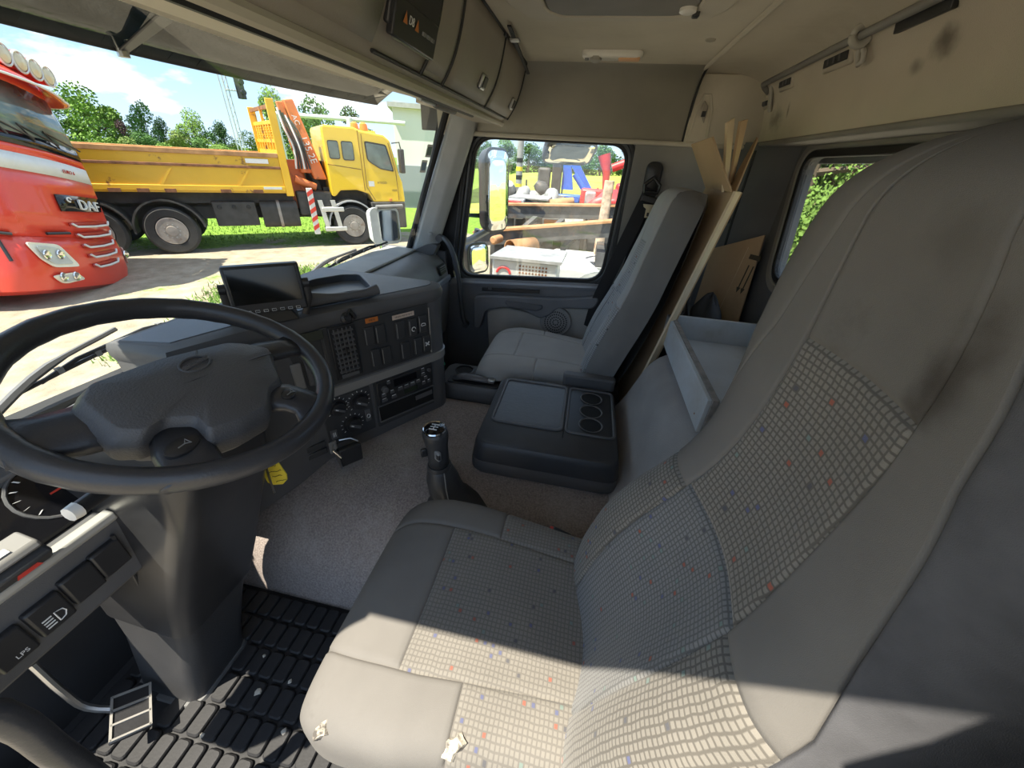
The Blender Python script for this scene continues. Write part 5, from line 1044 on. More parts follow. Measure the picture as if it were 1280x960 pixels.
# low hedge bushes in front of the tree line
for i, az in enumerate((36.2, 37.6, 38.8, 40.2, 41.6, 43.0, 44.8, 46.8)):
    x, y = gp(az, 40+i % 3); tree(x, y, 2.4+.25*(i % 3), 3.6, (i*2+1) % 4, LM[(i*2) % 3], 'hedge_bush', ['low bush at the foot of the trees beside the red truck', 'low bush under the pale green tree', 'low bush under the purple-leaved tree', 'low bush under the conical trees', 'low bush left of the round green tree', 'low bush under the round green tree', 'low bush at the foot of the signal mast', 'low bush behind the end of the yellow truck bed'][i], 'low bushes along the far hedge')
# woodland seen through the passenger window and hedge behind the rear window
for i, (az, dist, ht, wd, v, m_) in enumerate([(75, 60, 4.6, 6, 0, LM[4]), (78, 62, 5.0, 6, 2, LM[1]), (81, 60, 4.6, 7, 1, LM[4]), (84, 62, 5.0, 6, 3, LM[1]), (87, 60, 4.6, 7, 0, LM[4]), (90.5, 62, 5.0, 7, 1, LM[1]), (94, 60, 5.2, 7, 3, LM[4])]):
    x, y = gp(az, dist); tree(x, y, ht, wd, v, m_, 'woodland_tree', ['woodland tree above the tall side mirror', 'pointed woodland tree by the striped post', 'woodland tree between the post and the small mirror', 'woodland tree behind the small upper mirror', 'woodland tree left of the blue crane', 'woodland tree right of the blue crane', 'woodland tree behind the rusty column'][i], 'woodland beyond the meadow')
for i, (az, dist, ht, wd, v, m_) in enumerate([(114.5, 9, 5.4, 5.0, 4, LM[0]), (110.5, 11, 5.8, 5, 4, LM[1]), (118.5, 10, 5.2, 4.5, 4, LM[2]), (122, 12, 5.4, 5.5, 4, LM[1])]):
    x, y = gp(az, dist)
    tree(x, y, ht, wd, v, m_, 'garden_tree', ['leafy green tree close behind the rear window', 'leafy tree right behind the rear window corner', 'leafy tree behind the driver headrest', 'leafy tree far right behind the cab corner'][i], 'trees behind the cab')
# signal mast
x, y = gp(47.0, 30); sm = thing('signal_mast', 'grey lattice railway signal mast with black signal head', 'signal', (x, y, GZ))
mb = MB()
for dx, dy in ((-.12, -.12), (.12, -.12), (.12, .12), (-.12, .12)): mb.tube([(x+dx, y+dy, GZ), (x+dx, y+dy, GZ+6.3)], .03, 6)
for k in range(16): z = GZ+.3+.38*k; mb.tube([(x-.12, y-.12, z), (x+.12, y-.12, z+.38)], .015, 5); mb.tube([(x+.12, y+.12, z), (x+.12, y-.12, z+.38)], .015, 5)
obj('mast', mb, mat('mast_grey', (.42, .44, .46), .5), sm)
hd = obj('signal_head', MB().box((x+.45, y-.55, GZ+5.4), (.28, .34, 1.5)), M_black, sm, bevel=.03)
for k in range(3): obj('signal_hood', MB().tube([(x+.35, y-.85, GZ+4.95+.45*k), (x+.40, y-.70, GZ+4.95+.45*k)], .13, 10), M_black, hd)
obj('head_arm', MB().tube([(x, y, GZ+5.0), (x+.45, y-.5, GZ+5.0)], .04, 6), MATS['mast_grey'], sm)

# ------------------------------------------------------------------ yellow crane truck (local frame: x along the truck, y away, z up)
YA = math.atan2(-.737, .676)
yt = thing('yellow_crane_truck', 'yellow crew-cab truck with rusty tipper bed and orange crane', 'truck', (6.86, 10.375, GZ), YA)
M_yel = mat('truck_yellow', (.72, .42, .025), .45, var=.07, scale=1.5, dirt=(.20, .09, .03), dscale=2.6, dlo=.60, dhi=.66, coat=.2)
M_yelc = mat('cab_yellow', (.80, .53, .03), .3, var=.04, scale=1, coat=.5)
M_rust = mat('rust', (.22, .10, .05), .9, var=.4, scale=8)
M_orng = mat('crane_orange', (.62, .17, .05), .5, var=.12, scale=3, dirt=(.25, .10, .05), dscale=5, dlo=.58, dhi=.7)
M_tyre = mat('tyre', (.035, .034, .033), .85, var=.2)
M_chas = mat('chassis_black', (.05, .048, .045), .7, var=.3)
M_hubg = mat('hub_grey', (.33, .30, .27), .6, .2, dirt=(.2, .12, .07), dscale=8)
M_glassd = mat('vehicle_glass', (.10, .14, .13), .05, var=.3, scale=3)
M_whit = mat('white_paint', (.64, .64, .62), .45, var=.04)
def Y(name, mb, mt, parent=yt, **k): return obj(name, mb, mt, parent, local=True, **k)
def wheel(x, yy, r, parent, name='wheel', wid=.30, rimr=.56):
    c = (x, yy, r); w_ = obj(name, MB().lathe(c, (0, 1, 0), [(r*rimr, .02), (r*.62, -.02), (r*.9, -.03), (r, .02), (r, wid-.04), (r*.9, wid), (r*rimr, wid-.04)], 40), M_tyre, parent, smooth=True, local=True)
    h_ = obj('rim', MB().lathe(c, (0, 1, 0), [(r*rimr*1.02, -.015), (r*rimr*.96, -.02), (r*rimr*.90, .03), (r*.34, .08), (r*.33, .02), (r*.22, .0), (r*.20, -.04), (0, -.045)], 36), M_hubg, w_, smooth=True, local=True)
    for k in range(10): a = 2*PI*k/10; obj('wheel_nut', MB().lathe((x+r*.28*math.cos(a), yy+.02, r+r*.28*math.sin(a)), (0, -1, 0), [(.02, 0), (.018, .04)], 6), M_steel, w_, local=True)
    return w_
for s_ in (.24, -1.15, 4.57): wheel(s_, 0, .55, yt); wheel(s_, 2.1, .55, yt)
Y('chassis_rail', MB().bb(-4, 6, .55, .65, .75, 1.05), M_chas); Y('chassis_rail', MB().bb(-4, 6, 1.75, 1.85, .75, 1.05), M_chas)
Y('subframe', MB().bb(-4.3, 3.1, .3, 2.1, 1.15, 1.42), M_chas)
# tipper bed: side boards with pressed panels and ribs
Y('bed_floor', MB().bb(-4.4, 2.95, 0, 2.4, 1.42, 1.50), M_yel)
def side(yy, nm):
    sd_ = Y(nm, MB().bb(-4.4, 2.95, yy, yy+.05, 1.50, 2.30), M_yel, bevel=.01)
    obj('top_rail', MB().bb(-4.4, 2.95, yy-.03, yy+.08, 2.24, 2.34), mat('rusty_rail', (.42, .23, .10), .8, var=.3, scale=5, dirt=(.30, .16, .09), dscale=4), sd_, local=True, bevel=.01)
    obj('bottom_rail', MB().bb(-4.4, 2.95, yy-.03, yy+.03, 1.46, 1.58), M_yel, sd_, local=True, bevel=.01)
    obj('pressed_rib', MB().bb(-4.4, 2.95, yy-.03, yy+.03, 1.98, 2.04), M_rust, sd_, local=True, bevel=.01)
    for xx in (-3.4, -1.6, .35, 1.9): obj('hinge_rib', MB().prism([(xx, yy-.025, 1.58), (xx+.28, yy-.025, 1.95), (xx+.34, yy-.025, 1.95), (xx+.06, yy-.025, 1.58)], (0, .04, 0)), M_yel, sd_, local=True)
    for xx in (2.45, ): obj('reflector', MB().bb(xx, xx+.42, yy-.034, yy-.03, 1.51, 1.57), M_whit, sd_, local=True); obj('reflector', MB().bb(xx-.25, xx+.25, yy-.034, yy-.03, 2.10, 2.20), M_whit, sd_, local=True)
    for xx in (-.6, -.1, .4, 1.5, 2.2): obj('tie_plate', MB().bb(xx, xx+.22, yy-.045, yy-.03, 1.42, 1.50), M_rust, sd_, local=True)
side(0, 'side_board'); side(2.38, 'side_board')
Y('front_corner_post', MB().bb(2.95, 3.13, -.03, .12, 1.35, 3.50), M_yel, bevel=.01)
Y('front_corner_post', MB().bb(2.58, 2.76, 2.30, 2.44, 1.35, 3.42), M_yel, bevel=.01)
def hbx(yy): return 3.02-.37*(yy/2.35)
def hbar(y0, y1, z0, z1, nm, mt=None, par=None, th=.06): return obj(nm, MB().loft([[(hbx(y_)-th/2, y_, z0), (hbx(y_)+th/2, y_, z0), (hbx(y_)+th/2, y_, z1), (hbx(y_)-th/2, y_, z1)] for y_ in (y0, y1)]), mt or M_yel, par or yt, local=True)
hb2 = hbar(.12, 2.30, 1.5, 2.42, 'headboard')
for z in (2.58, 2.98, 3.30): hbar(.1, 2.32, z, z+.08, 'bar', par=hb2, mt=M_rust if z > 3.2 else M_yel)
for yy in np.linspace(.45, 2.0, 6): hbar(yy, yy+.07, 2.4, 3.35 if 1.0 < yy < 1.3 else 3.0, 'bar', par=hb2)
for k in range(5): hbar(.2, 2.2, 2.70+.055*k, 2.715+.055*k, 'mesh_bar', par=hb2, th=.02)
# crane folded behind the cab
cr_ = Y('crane_boom', MB().loft([[(3.38+dx, .45+dy, 3.55), (3.62+dx, .45+dy, 3.58), (3.62+dx, .95+dy, 3.58), (3.38+dx, .95+dy, 3.55)] for dx, dy in ((0, 0),)]+[[(3.75, .30, 1.75), (4.08, .30, 1.75), (4.08, .85, 1.75), (3.75, .85, 1.75)]]), M_orng, bevel=.03)
def btext(body, size, fr, k_):
    a = Vector((3.50, .44, 3.45)); b_ = Vector((3.915, .295, 1.8)); d_ = (b_-a).normalized(); o_ = a.lerp(b_, fr); n_ = Vector((0, -1, 0)); u_ = -d_.cross(n_); text('lettering', body, size, o_+Vector((0, -.02, 0)), d_, n_.cross(d_), M_whit, cr_, .004, local=True)
btext('AC', .17, .20, 0); btext('135.2E', .24, .60, 0)
Y('crane_arm', MB().loft([[(3.22, .5, 3.5), (3.36, .5, 3.5), (3.36, .8, 3.5), (3.22, .8, 3.5)], [(3.45, .4, 1.9), (3.72, .4, 1.9), (3.72, .8, 1.9), (3.45, .8, 1.9)]]), M_orng, bevel=.02)
for k in range(6): Y('hydraulic_hose', MB().tube(spline([(3.2+.05*k, .35, 3.35-.05*k), (3.26+.06*k, .28, 2.9), (3.38+.05*k, .25, 2.5), (3.34+.07*k, .28, 2.0)], 10), .025, 6), M_white if k % 3 == 0 else M_chas, smooth=True)
Y('crane_column', MB().loft([[(3.30+x, .8+y, z) for x, y in rrect(.55*k, .6*k, .1)] for k, z in ((1.1, 1.0), (1, 1.5), (.8, 2.2))]), M_orng, smooth=True)
Y('crane_cylinder', MB().cyl((3.25, .30, 1.75), (3.75, .30, 1.55), .10), M_orng, smooth=True)
Y('crane_base', MB().bb(3.2, 4.1, .1, 2.2, .85, 1.45), M_chas, bevel=.04)
ob = Y('outrigger_leg', MB().bb(3.45, 3.60, -.02, .12, .35, 1.55), M_whit, bevel=.01)
for k in range(5): obj('red_stripe', MB().prism([(3.447, -.022, .45+.22*k), (3.603, -.022, .55+.22*k), (3.603, -.022, .66+.22*k), (3.447, -.022, .56+.22*k)], (0, -.004, 0)), M_red, ob, local=True)
Y('tool_box', MB().bb(1.2, 2.15, .05, .6, .62, 1.2), M_chas, bevel=.03)
for k in range(3): Y('box_latch', MB().lathe((1.35+.32*k, .05, 1.08), (0, -1, 0), [(.05, 0), (.04, .02)], 14), M_tyre, smooth=True)
Y('fuel_tank', MB().loft([[(xx, .35+y, .88+z) for y, z in rrect(.62, .66, .16)] for xx in (2.25, 3.15)]), M_chas, smooth=True, bevel=.02)
Y('tank_strap', MB().loft([[(xx, .35+y, .88+z) for y, z in rrect(.65, .69, .17)] for xx in (2.65, 2.72)]), M_hubg, smooth=True)
# steps and mudguards
for z in (.42, .95): Y('step', MB().bb(3.75, 4.35, -.05, .2, z, z+.12), mat('step_alu', (.62, .62, .60), .4, .5), bevel=.02)
for xx in (3.78, 4.12): Y('step_post', MB().prism([(xx, -.03, .5), (xx+.12, -.03, .5), (xx+.02, -.03, 1.25), (xx-.1, -.03, 1.25)], (0, .06, 0)), MATS['step_alu'])
def guard(xc, r, mt, a0, a1, nm, yy=-.03, wd=.45):
    Y(nm, MB().loft([[(xc+rr*math.cos(a), y_, .55+rr*math.sin(a)) for rr, y_ in ((r, yy), (r+.04, yy), (r+.04, yy+wd), (r, yy+wd))] for a in np.linspace(a0, a1, 16)]), mt, smooth=True)
guard(.24, .68, M_chas, .1, PI*1.02, 'mudguard'); guard(-1.15, .68, M_chas, .0, PI*.95, 'mudguard'); guard(4.57, .66, mat('guard_grey', (.36, .37, .38), .5), .15, PI*.98, 'mudguard')
Y('wheel_well', MB().bb(3.95, 5.15, .45, 2.1, .9, 1.55), M_chas); Y('gearbox_cover', MB().bb(3.6, 4.2, .9, 2.1, 1.3, 2.2), M_chas)
# cab
CW = 2.3
prof = [(4.10, 1.35), (4.10, 3.0), (4.16, 3.06), (4.95, 3.06), (5.1, 3.0), (5.75, 2.93), (5.92, 2.80), (6.10, 1.95), (6.18, 1.75), (6.22, 1.20), (5.25, 1.20), (5.15, 1.42), (4.8, 1.52), (4.35, 1.5), (4.2, 1.35)]
cbm = MB(); cbm.prism([(a, .02, z) for a, z in prof], (0, CW, 0)); cab = Y('cab', cbm, M_yelc, bevel=.06, seg=3)
Y('cab_lower', MB().prism([(a, .0, z) for a, z in ((5.15, 1.2), (6.2, 1.2), (6.2, .45), (5.35, .45), (5.2, .8))], (0, CW, 0)), M_chas, bevel=.03)
def cwin(P, nm='side_window'):
    q_ = obj(nm, MB().prism([(a, -.005, z) for a, z in round_poly(P, .06, 4)], (0, .02, 0)), M_seal, cab, local=True); c = sum((Vector(p) for p in P), Vector((0, 0)))/len(P)
    obj('pane', MB().prism([(a, -.012, z) for a, z in round_poly([tuple(c+(Vector(p)-c)*.90) for p in P], .05, 4)], (0, .01, 0)), M_glassd, q_, local=True)
cwin([(4.20, 2.72), (4.48, 2.72), (4.48, 2.28), (4.20, 2.28)]); cwin([(4.55, 2.72), (4.86, 2.72), (4.86, 2.26), (4.55, 2.26)]); cwin([(5.18, 2.76), (5.78, 2.70), (5.95, 2.02), (5.55, 2.08), (5.30, 2.22), (5.20, 2.30)])
for P in ([(5.03, 3.0), (5.03, 1.5)], [(5.12, 2.92), (5.10, 1.6), (5.3, 1.25)], [(5.85, 2.75), (6.0, 2.0), (6.02, 1.25)], [(4.12, 2.15), (5.0, 2.05)]): obj('panel_seam', MB().tube([(a, .017, z) for a, z in P], .012, 5), mat('seam_dark', (.25, .14, .01), .6), cab, local=True)
obj('windscreen', MB().add([(5.93, .15, 2.76), (6.10, .10, 1.98), (6.10, 2.2, 1.98), (5.93, 2.15, 2.76)], [(0, 1, 2, 3)]), M_glassd, cab, local=True, solid=.02)
obj('door_sticker', MB().bb(5.16, 5.32, -.004, .0, 1.62, 1.76), M_whit, cab, local=True); text('lettering', 'ATEGO', .085, (5.55, -.002, 1.72), (1, 0, 0), (0, 0, 1), M_chas, cab, .002, local=True); text('lettering', '1828', .08, (5.9, -.002, 1.52), (1, 0, 0), (0, 0, 1), M_chas, cab, .002, local=True)
obj('indicator', MB().bb(5.72, 5.80, -.01, .03, 1.22, 1.30), M_orange, cab, local=True, bevel=.01)
obj('roof_vent', MB().loft([[(5.5+x, 1.1+y, z) for x, y in rrect(.5*k, .8*k, .1)] for k, z in ((1, 2.92), (.9, 3.04))]), M_yelc, cab, local=True, smooth=True)
bc = obj('beacon', MB().lathe((5.35, .6, 3.02), (0, 0, 1), [(.12, 0), (.12, .05), (.10, .16), (.05, .2)], 20), mat('beacon_orange', (.85, .22, .03), .3), cab, local=True, smooth=True)
obj('beacon', MB().lathe((5.2, 1.1, 3.04), (0, 0, 1), [(.12, 0), (.12, .05), (.10, .16), (.05, .2)], 20), MATS['beacon_orange'], cab, local=True, smooth=True)
mi_ = obj('wing_mirror', MB().bb(6.08, 6.22, -.28, -.05, 2.0, 2.62), M_black, cab, local=True, bevel=.03); obj('mirror_arm', MB().tube([(5.95, .0, 2.75), (6.12, -.18, 2.78), (6.15, -.18, 2.60)], .02, 6), M_black, mi_, local=True)

# ------------------------------------------------------------------ red truck (local frame: x across the front, y back, z up)
rtk = thing('red_truck', 'red and white lorry cab with four roof lamps parked facing us', 'truck', (3.10, 8.45, GZ), math.atan2(.423, .906), roty=math.radians(11.5))
rtk.scale = (1.02, 1.05, 1.10)
M_redp = mat('truck_red', (.66, .055, .03), .28, var=.05, scale=1, coat=.4)
M_redd = mat('truck_red_dark', (.40, .03, .02), .35, var=.05, scale=1)
def Rr(name, mb, mt, parent=rtk, **k): return obj(name, mb, mt, parent, local=True, **k)
W0, W1 = .0, 2.45
def plan(h_, front, inset, depth=2.2, r=.42, n=7, bow=.10):
    """half-open outline: left rear -> left front corner -> front -> right front corner -> right rear"""
    x0, x1 = W0+inset, W1-inset; P = [(x0, depth), (x0, depth*.6), (x0, front+r)]
    for k in range(1, n): a = PI+PI/2*k/n; P.append((x0+r+r*math.cos(a), front+r+r*math.sin(a)))
    for k in range(9): u = k/8; P.append((x0+r+(x1-x0-2*r)*u, front-bow*math.sin(PI*u)))
    for k in range(1, n): a = 1.5*PI+PI/2*k/n; P.append((x1-r+r*math.cos(a), front+r+r*math.sin(a)))
    P += [(x1, front+r), (x1, depth*.6), (x1, depth)]; return [(x, y, h_) for x, y in P]
low = Rr('bumper', MB().loft([plan(h_, f_, i_) for h_, f_, i_ in ((.24, .12, .12), (.30, .02, .03), (.55, -.03, .0), (.85, -.02, .0), (1.05, .02, .0))], closed=False, caps=False), M_redp, smooth=True, solid=.03)
mid = Rr('cab_front', MB().loft([plan(h_, f_, i_) for h_, f_, i_ in ((1.05, .03, .01), (1.40, .05, .01), (1.75, .07, .02), (1.95, .085, .02))], closed=False, caps=False), M_redp, smooth=True, solid=.03)
Rr('white_band', MB().loft([plan(h_, f_, i_) for h_, f_, i_ in ((1.95, .082, .018), (2.18, .10, .022))], closed=False, caps=False), M_whit, smooth=True, solid=.03)
Rr('band_above', MB().loft([plan(h_, f_, i_) for h_, f_, i_ in ((2.18, .10, .022), (2.34, .12, .03))], closed=False, caps=False), M_redp, smooth=True, solid=.03)
wsd = Rr('windscreen_base', MB().loft([plan(h_, f_, i_) for h_, f_, i_ in ((2.30, .10, .03), (2.46, .13, .04))], closed=False, caps=False), M_gloss, smooth=True, solid=.02)
G_truck = mat('truck_windscreen', (.12, .16, .15), .04, var=.6, scale=1.4)
Rr('windscreen', MB().loft([plan(h_, f_, i_) for h_, f_, i_ in ((2.44, .13, .04), (2.8, .20, .06), (3.16, .28, .09))], closed=False, caps=False), G_truck, smooth=True, solid=.02)
Rr('roof', MB().loft([plan(h_, f_, i_) for h_, f_, i_ in ((3.14, .28, .09), (3.35, .34, .10), (3.55, .50, .14), (3.75, .85, .22), (3.88, 1.3, .35))], closed=False, caps=False), M_redp, smooth=True, solid=.03)
Rr('roof_top', MB().add(plan(3.87, 1.3, .35), [tuple(range(len(plan(3.87, 1.3, .35))))]), M_redp)
vz = Rr('sun_visor', MB().loft([[(x, y-.30+.10*((x-1.225)/1.2)**2, z-.10) for x, y, z in plan(3.26, .28, -.02, bow=.16)[2:-2]], [(x, y, z) for x, y, z in plan(3.40, .33, .08)[2:-2]]], closed=False, caps=False), M_redp, smooth=True, solid=.03)
obj('visor_edge', MB().tube([(x, y-.305+.10*((x-1.225)/1.2)**2, z-.105) for x, y, z in plan(3.26, .28, -.02, bow=.16)[2:-2]], .018, 6), M_whit, vz, local=True, smooth=True)
for i, xx in enumerate((1.30, 1.58, 1.86, 2.14)):
    lm = Rr('roof_lamp', MB().lathe((xx, .16+.10*((xx-1.2))**2*.5, 3.52), (0, -1, -.05), [(.10, -.30), (.135, -.05), (.14, .0)], 24), M_redp, smooth=True)
    obj('lamp_rim', MB().lathe((xx, .155+.10*((xx-1.2))**2*.5, 3.52), (0, -1, -.05), [(.14, 0), (.148, .02), (.13, .035), (.12, .02)], 28, caps=False), M_whit, lm, local=True, smooth=True)
    obj('lamp_lens', MB().lathe((xx, .155+.10*((xx-1.2))**2*.5, 3.52), (0, -1, -.05), [(.125, .0), (.10, .03), (.0, .045)], 24), mat('lamp_glass', (.55, .50, .36), .12), lm, local=True, smooth=True)
Rr('roof_beacon', MB().bb(.95, 1.35, .6, .85, 3.66, 3.88), M_orange, bevel=.04)
def fy(h_): return np.interp(h_, [.3, .55, .85, 1.05, 1.4, 1.75, 1.95], [.02, -.03, -.02, .02, .05, .07, .085])
def fpt(u, h_, off=0): uu = (u-.42)/(2.45-.84); bow = .10*math.sin(PI*min(1, max(0, uu))); cr2 = 0
# badge panel
def fsurf(u, h_, off=.02):
    x0, x1, r = W0, W1, .42
    if u < x0+r: d_ = x0+r-u; y = fy(h_)+r-math.sqrt(max(0, r*r-d_*d_))
    elif u > x1-r: d_ = u-(x1-r); y = fy(h_)+r-math.sqrt(max(0, r*r-d_*d_))
    else: y = fy(h_)-.10*math.sin(PI*(u-x0-r)/(x1-x0-2*r))
    return Vector((u, y-off, h_))
def patch(P, nm, mt, parent, off=.035, nu=8, nv=3, th=.02):
    # quad patch on the curved front: P = four (u,h) corners
    def F(a, b_): p = (Vector(P[0])*(1-a)+Vector(P[1])*a)*(1-b_)+(Vector(P[3])*(1-a)+Vector(P[2])*a)*b_; return fsurf(p.x, p.y, off)
    mb = MB(); mb.grid(F, np.linspace(0, 1, nu), np.linspace(0, 1, nv)); return obj(nm, mb, mt, parent, local=True, smooth=2, solid=th)
bp_ = patch([(.98, 1.44), (2.02, 1.50), (2.12, 1.72), (.98, 1.68)], 'badge_panel', M_gloss, mid)
text('badge_lettering', 'DAF', .22, fsurf(1.60, 1.56, .065), (1, .06, 0), (0, .06, 1), M_whit, bp_, .012, local=True, stretch=1.25)
obj('badge_emblem', MB().tube([fsurf(1.16+.04*math.cos(a), 1.62+.03*math.sin(a), .065) for a in np.linspace(0, 5, 10)], .012, 5), M_whit, bp_, local=True)
for k in range(5):
    z0 = 1.24-.155*k; xl, xr = 1.02+.02*k, 2.04-.06*k
    rc = patch([(xl, z0-.02), (xr, z0+.06), (xr, z0+.11), (xl, z0+.03)], 'grille_slot', M_redd, low, .03)
    obj('chrome_bar', MB().tube([fsurf(xl, z0+.02, .06), fsurf(xl+.08, z0-.02, .065), fsurf((xl+xr)/2, z0+.005, .065), fsurf(xr-.06, z0+.05, .065), fsurf(xr, z0+.11, .06)], .017, 6), M_whit, rc, local=True, smooth=True)
def lampu(P, nm):
    c = sum((Vector(p) for p in P), Vector((0, 0)))/len(P); lo = round_poly(P, .06, 3)
    o_ = obj(nm, MB().loft([[fsurf(u, h_, .028) for u, h_ in lo], [fsurf(u, h_, .05) for u, h_ in lo]]), mat('lamp_cream', (.70, .66, .55), .4), low, local=True)
    li = [tuple(c+(Vector(p)-c)*.72) for p in lo]; obj('lens', MB().loft([[fsurf(u, h_, .05) for u, h_ in li], [fsurf(u, h_, .058) for u, h_ in li]]), mat('headlamp_glass', (.45, .46, .45), .08), o_, local=True)
    for k in (-1, 1): obj('reflector', MB().lathe(fsurf(c.x+.10*k, c.y+.02, .056), (0, -1, 0), [(.07, 0), (.06, .012), (.03, .004)], 18), M_chrome, o_, local=True, smooth=True)
lampu([(.20, .98), (.62, .95), (.82, .62), (.42, .62), (.28, .74)], 'headlight'); lampu([(.34, .50), (.70, .54), (.86, .42), (.50, .37)], 'fog_lamp'); lampu([(2.30, .92), (2.42, .92), (2.44, .62), (2.30, .62)], 'headlight')
# dark gaps, steps, wipers, interior details
for P in ([(.04, 2.15), (.06, 1.6), (.05, 1.15), (.06, .72)], [(.05, 1.10), (.16, 1.08)], [(.58, 1.10), (.95, 1.12)]): obj('panel_gap', MB().tube([fsurf(u, h_, .02) for u, h_ in P], .022, 6), M_black, mid, local=True)
Rr('side_step', MB().bb(-.06, .10, .5, 1.6, .42, .50), M_grey, bevel=.02); Rr('side_skirt', MB().bb(-.02, .05, .45, 2.2, .3, 1.0), M_redp, bevel=.02)
text('side_lettering', 'XF', .26, (-.02, .95, 1.50), (0, -1, 0), (0, 0, 1), M_whit, mid, .01, local=True, stretch=1.5)
text('band_lettering', 'EURO 6', .07, fsurf(1.5, 1.95, .04)+Vector((0, .02, .10)), (1, 0, 0), (0, 0, 1), M_redd, rtk, .004, local=True)
for xx in (.65, 1.1, 1.55): Rr('wiper', MB().tube([(xx, .02, 2.40), (xx-.20, .04, 2.58), (xx+.45, .02, 2.44)], .014, 5), M_black)
Rr('visor_ornament', MB().lathe((.72, .12, 3.02), (0, -1, 0), [(.20, 0), (.20, .01)], 24), M_redp, smooth=True)
Rr('dash_board', MB().bb(.2, 2.2, .3, .6, 2.40, 2.5), M_card)
Rr('mirror_pod', MB().loft([[(2.52+x, .55+y, z) for x, y in rrect(.16, .22, .05)] for z in (1.55, 1.6, 2.0, 2.05)]), M_redp, smooth=True)
Rr('chassis', MB().bb(.2, 2.25, 1.0, 5.5, .4, 1.05), M_chas); wheel(.02, 0, .5, rtk) if False else None
for xx in (.02, 2.15):
    Rr('wheel', MB().lathe((xx, 1.55, .5), (1, 0, 0), [(.27, .02), (.45, -.01), (.5, .03), (.5, .27), (.45, .30), (.27, .28)], 32), M_tyre, smooth=True)

# ------------------------------------------------------------------ hall behind the yellow cab
hx, hy = gp(63.8, 23); hl = thing('grey_hall', 'pale grey hall gable wall behind the yellow cab', 'building', (hx, hy, GZ), math.radians(-68))
M_hall = mat('hall_grey', (.62, .615, .60), .7, var=.05, scale=.6); M_halld = mat('hall_dark', (.22, .24, .28), .7, var=.08, scale=.6)
obj('upper_wall', MB().bb(0, 3.4, 0, 8, 2.0, 4.4), M_hall, hl, local=True); obj('lower_wall', MB().bb(0, 3.4, -.03, 8, 0, 2.0), M_halld, hl, local=True)
obj('roof_edge', MB().bb(-.2, 3.6, -.3, 8.3, 4.4, 4.6), mat('hall_roof', (.35, .35, .34), .7), hl, local=True)
obj('overhead_pipe', MB().cyl((-5.2, -.8, 3.75), (0.6, -.8, 3.75), .09, 12), M_hall, hl, smooth=True, local=True)
for xx in (-5.1, -1.9): obj('pipe_post', MB().cyl((xx, -.8, 0), (xx, -.8, 3.8), .16, 12), M_hall, hl, smooth=True, local=True)

# ================================================================== OUTSIDE PARTS OF THE CAB
# smoked outer sun visor over the windscreen, with bracket
vi = thing('sun_visor', 'smoked translucent outer sun visor above the windscreen', 'sun visor', (0, 1.2, 1.5))
def vF(x, t): return (x, (1.34-.20*x*x)*(1-t)+(.93-.16*x*x)*t, 1.455+.17*t+.02*math.sin(PI*t))
mb = MB(); mb.grid(vF, np.linspace(-1.05, 1.06, 25), np.linspace(0, 1, 7)); obj('visor_panel', mb, G_visor, vi, smooth=2, solid=.004)
obj('visor_edge', MB().tube([vF(x, 0) for x in np.linspace(-1.05, 1.06, 25)], .006, 6), M_seal, vi, smooth=True)
for x in (.06, -.75): obj('bracket', MB().loft([[Vector(vF(x, .02))+Vector((dx*.6, 0, dz)) for dx, dz in ((-.02, -.012), (.02, -.012), (.02, -.004), (-.02, -.004))], [Vector(vF(x, .9))+Vector((dx*1.6, 0, dz-.01)) for dx, dz in ((-.02, -.012), (.02, -.012), (.02, -.004), (-.02, -.004))]]), M_black, vi, bevel=.003); obj('bracket_bolt', MB().lathe(Vector(vF(x, .02))+Vector((0, 0, -.012)), (0, 0, -1), [(.014, -.01), (.014, .008)], 10), M_steel, vi)
obj('roof_gutter', MB().tube([vF(x, 1.0) for x in np.linspace(-1.05, 1.06, 25)], .02, 6), M_seal, vi, smooth=True)
# wipers
def wiper(label, base, elbow, tip, b0, b1):
    w_ = thing('wiper', label, 'wiper', base, group='windscreen wipers')
    obj('arm', MB().tube(spline([base, elbow, tip], 10), [.009]*6+[.006]*4, 6), mat('wiper_grey', (.12, .12, .125), .4), w_, smooth=True)
    b0, b1 = Vector(b0), Vector(b1); obj('blade', MB().tube([b0.lerp(b1, k/8)+Vector((0, -.015*math.sin(PI*k/8)*0, .006*math.sin(PI*k/8))) for k in range(9)], .005, 6), M_black, w_, smooth=True)
    fr = obj('blade_frame', MB().tube([b0.lerp(b1, .1), b0.lerp(b1, .3)+Vector((0, .0, .016)), b0.lerp(b1, .7)+Vector((0, 0, .016)), b0.lerp(b1, .9)], .005, 6), M_black, w_, smooth=True)
    for k in (.2, .4, .6, .8): obj('blade_clip', MB().box(b0.lerp(b1, k)+Vector((0, 0, .008)), (.012, .012, .014)), M_grey, fr)
wiper('long wiper lying across the windscreen bottom behind the steering wheel', (-.70, 1.17, .70), (-.52, 1.20, .775), (-.34, 1.215, .805), (-.58, 1.195, .748), (-.15, 1.22, .772))
wiper('wiper standing over the sandy ground right of the monitor', (.36, 1.20, .735), (.50, 1.19, .79), (.72, 1.14, .822), (.50, 1.19, .765), (.90, 1.06, .835))
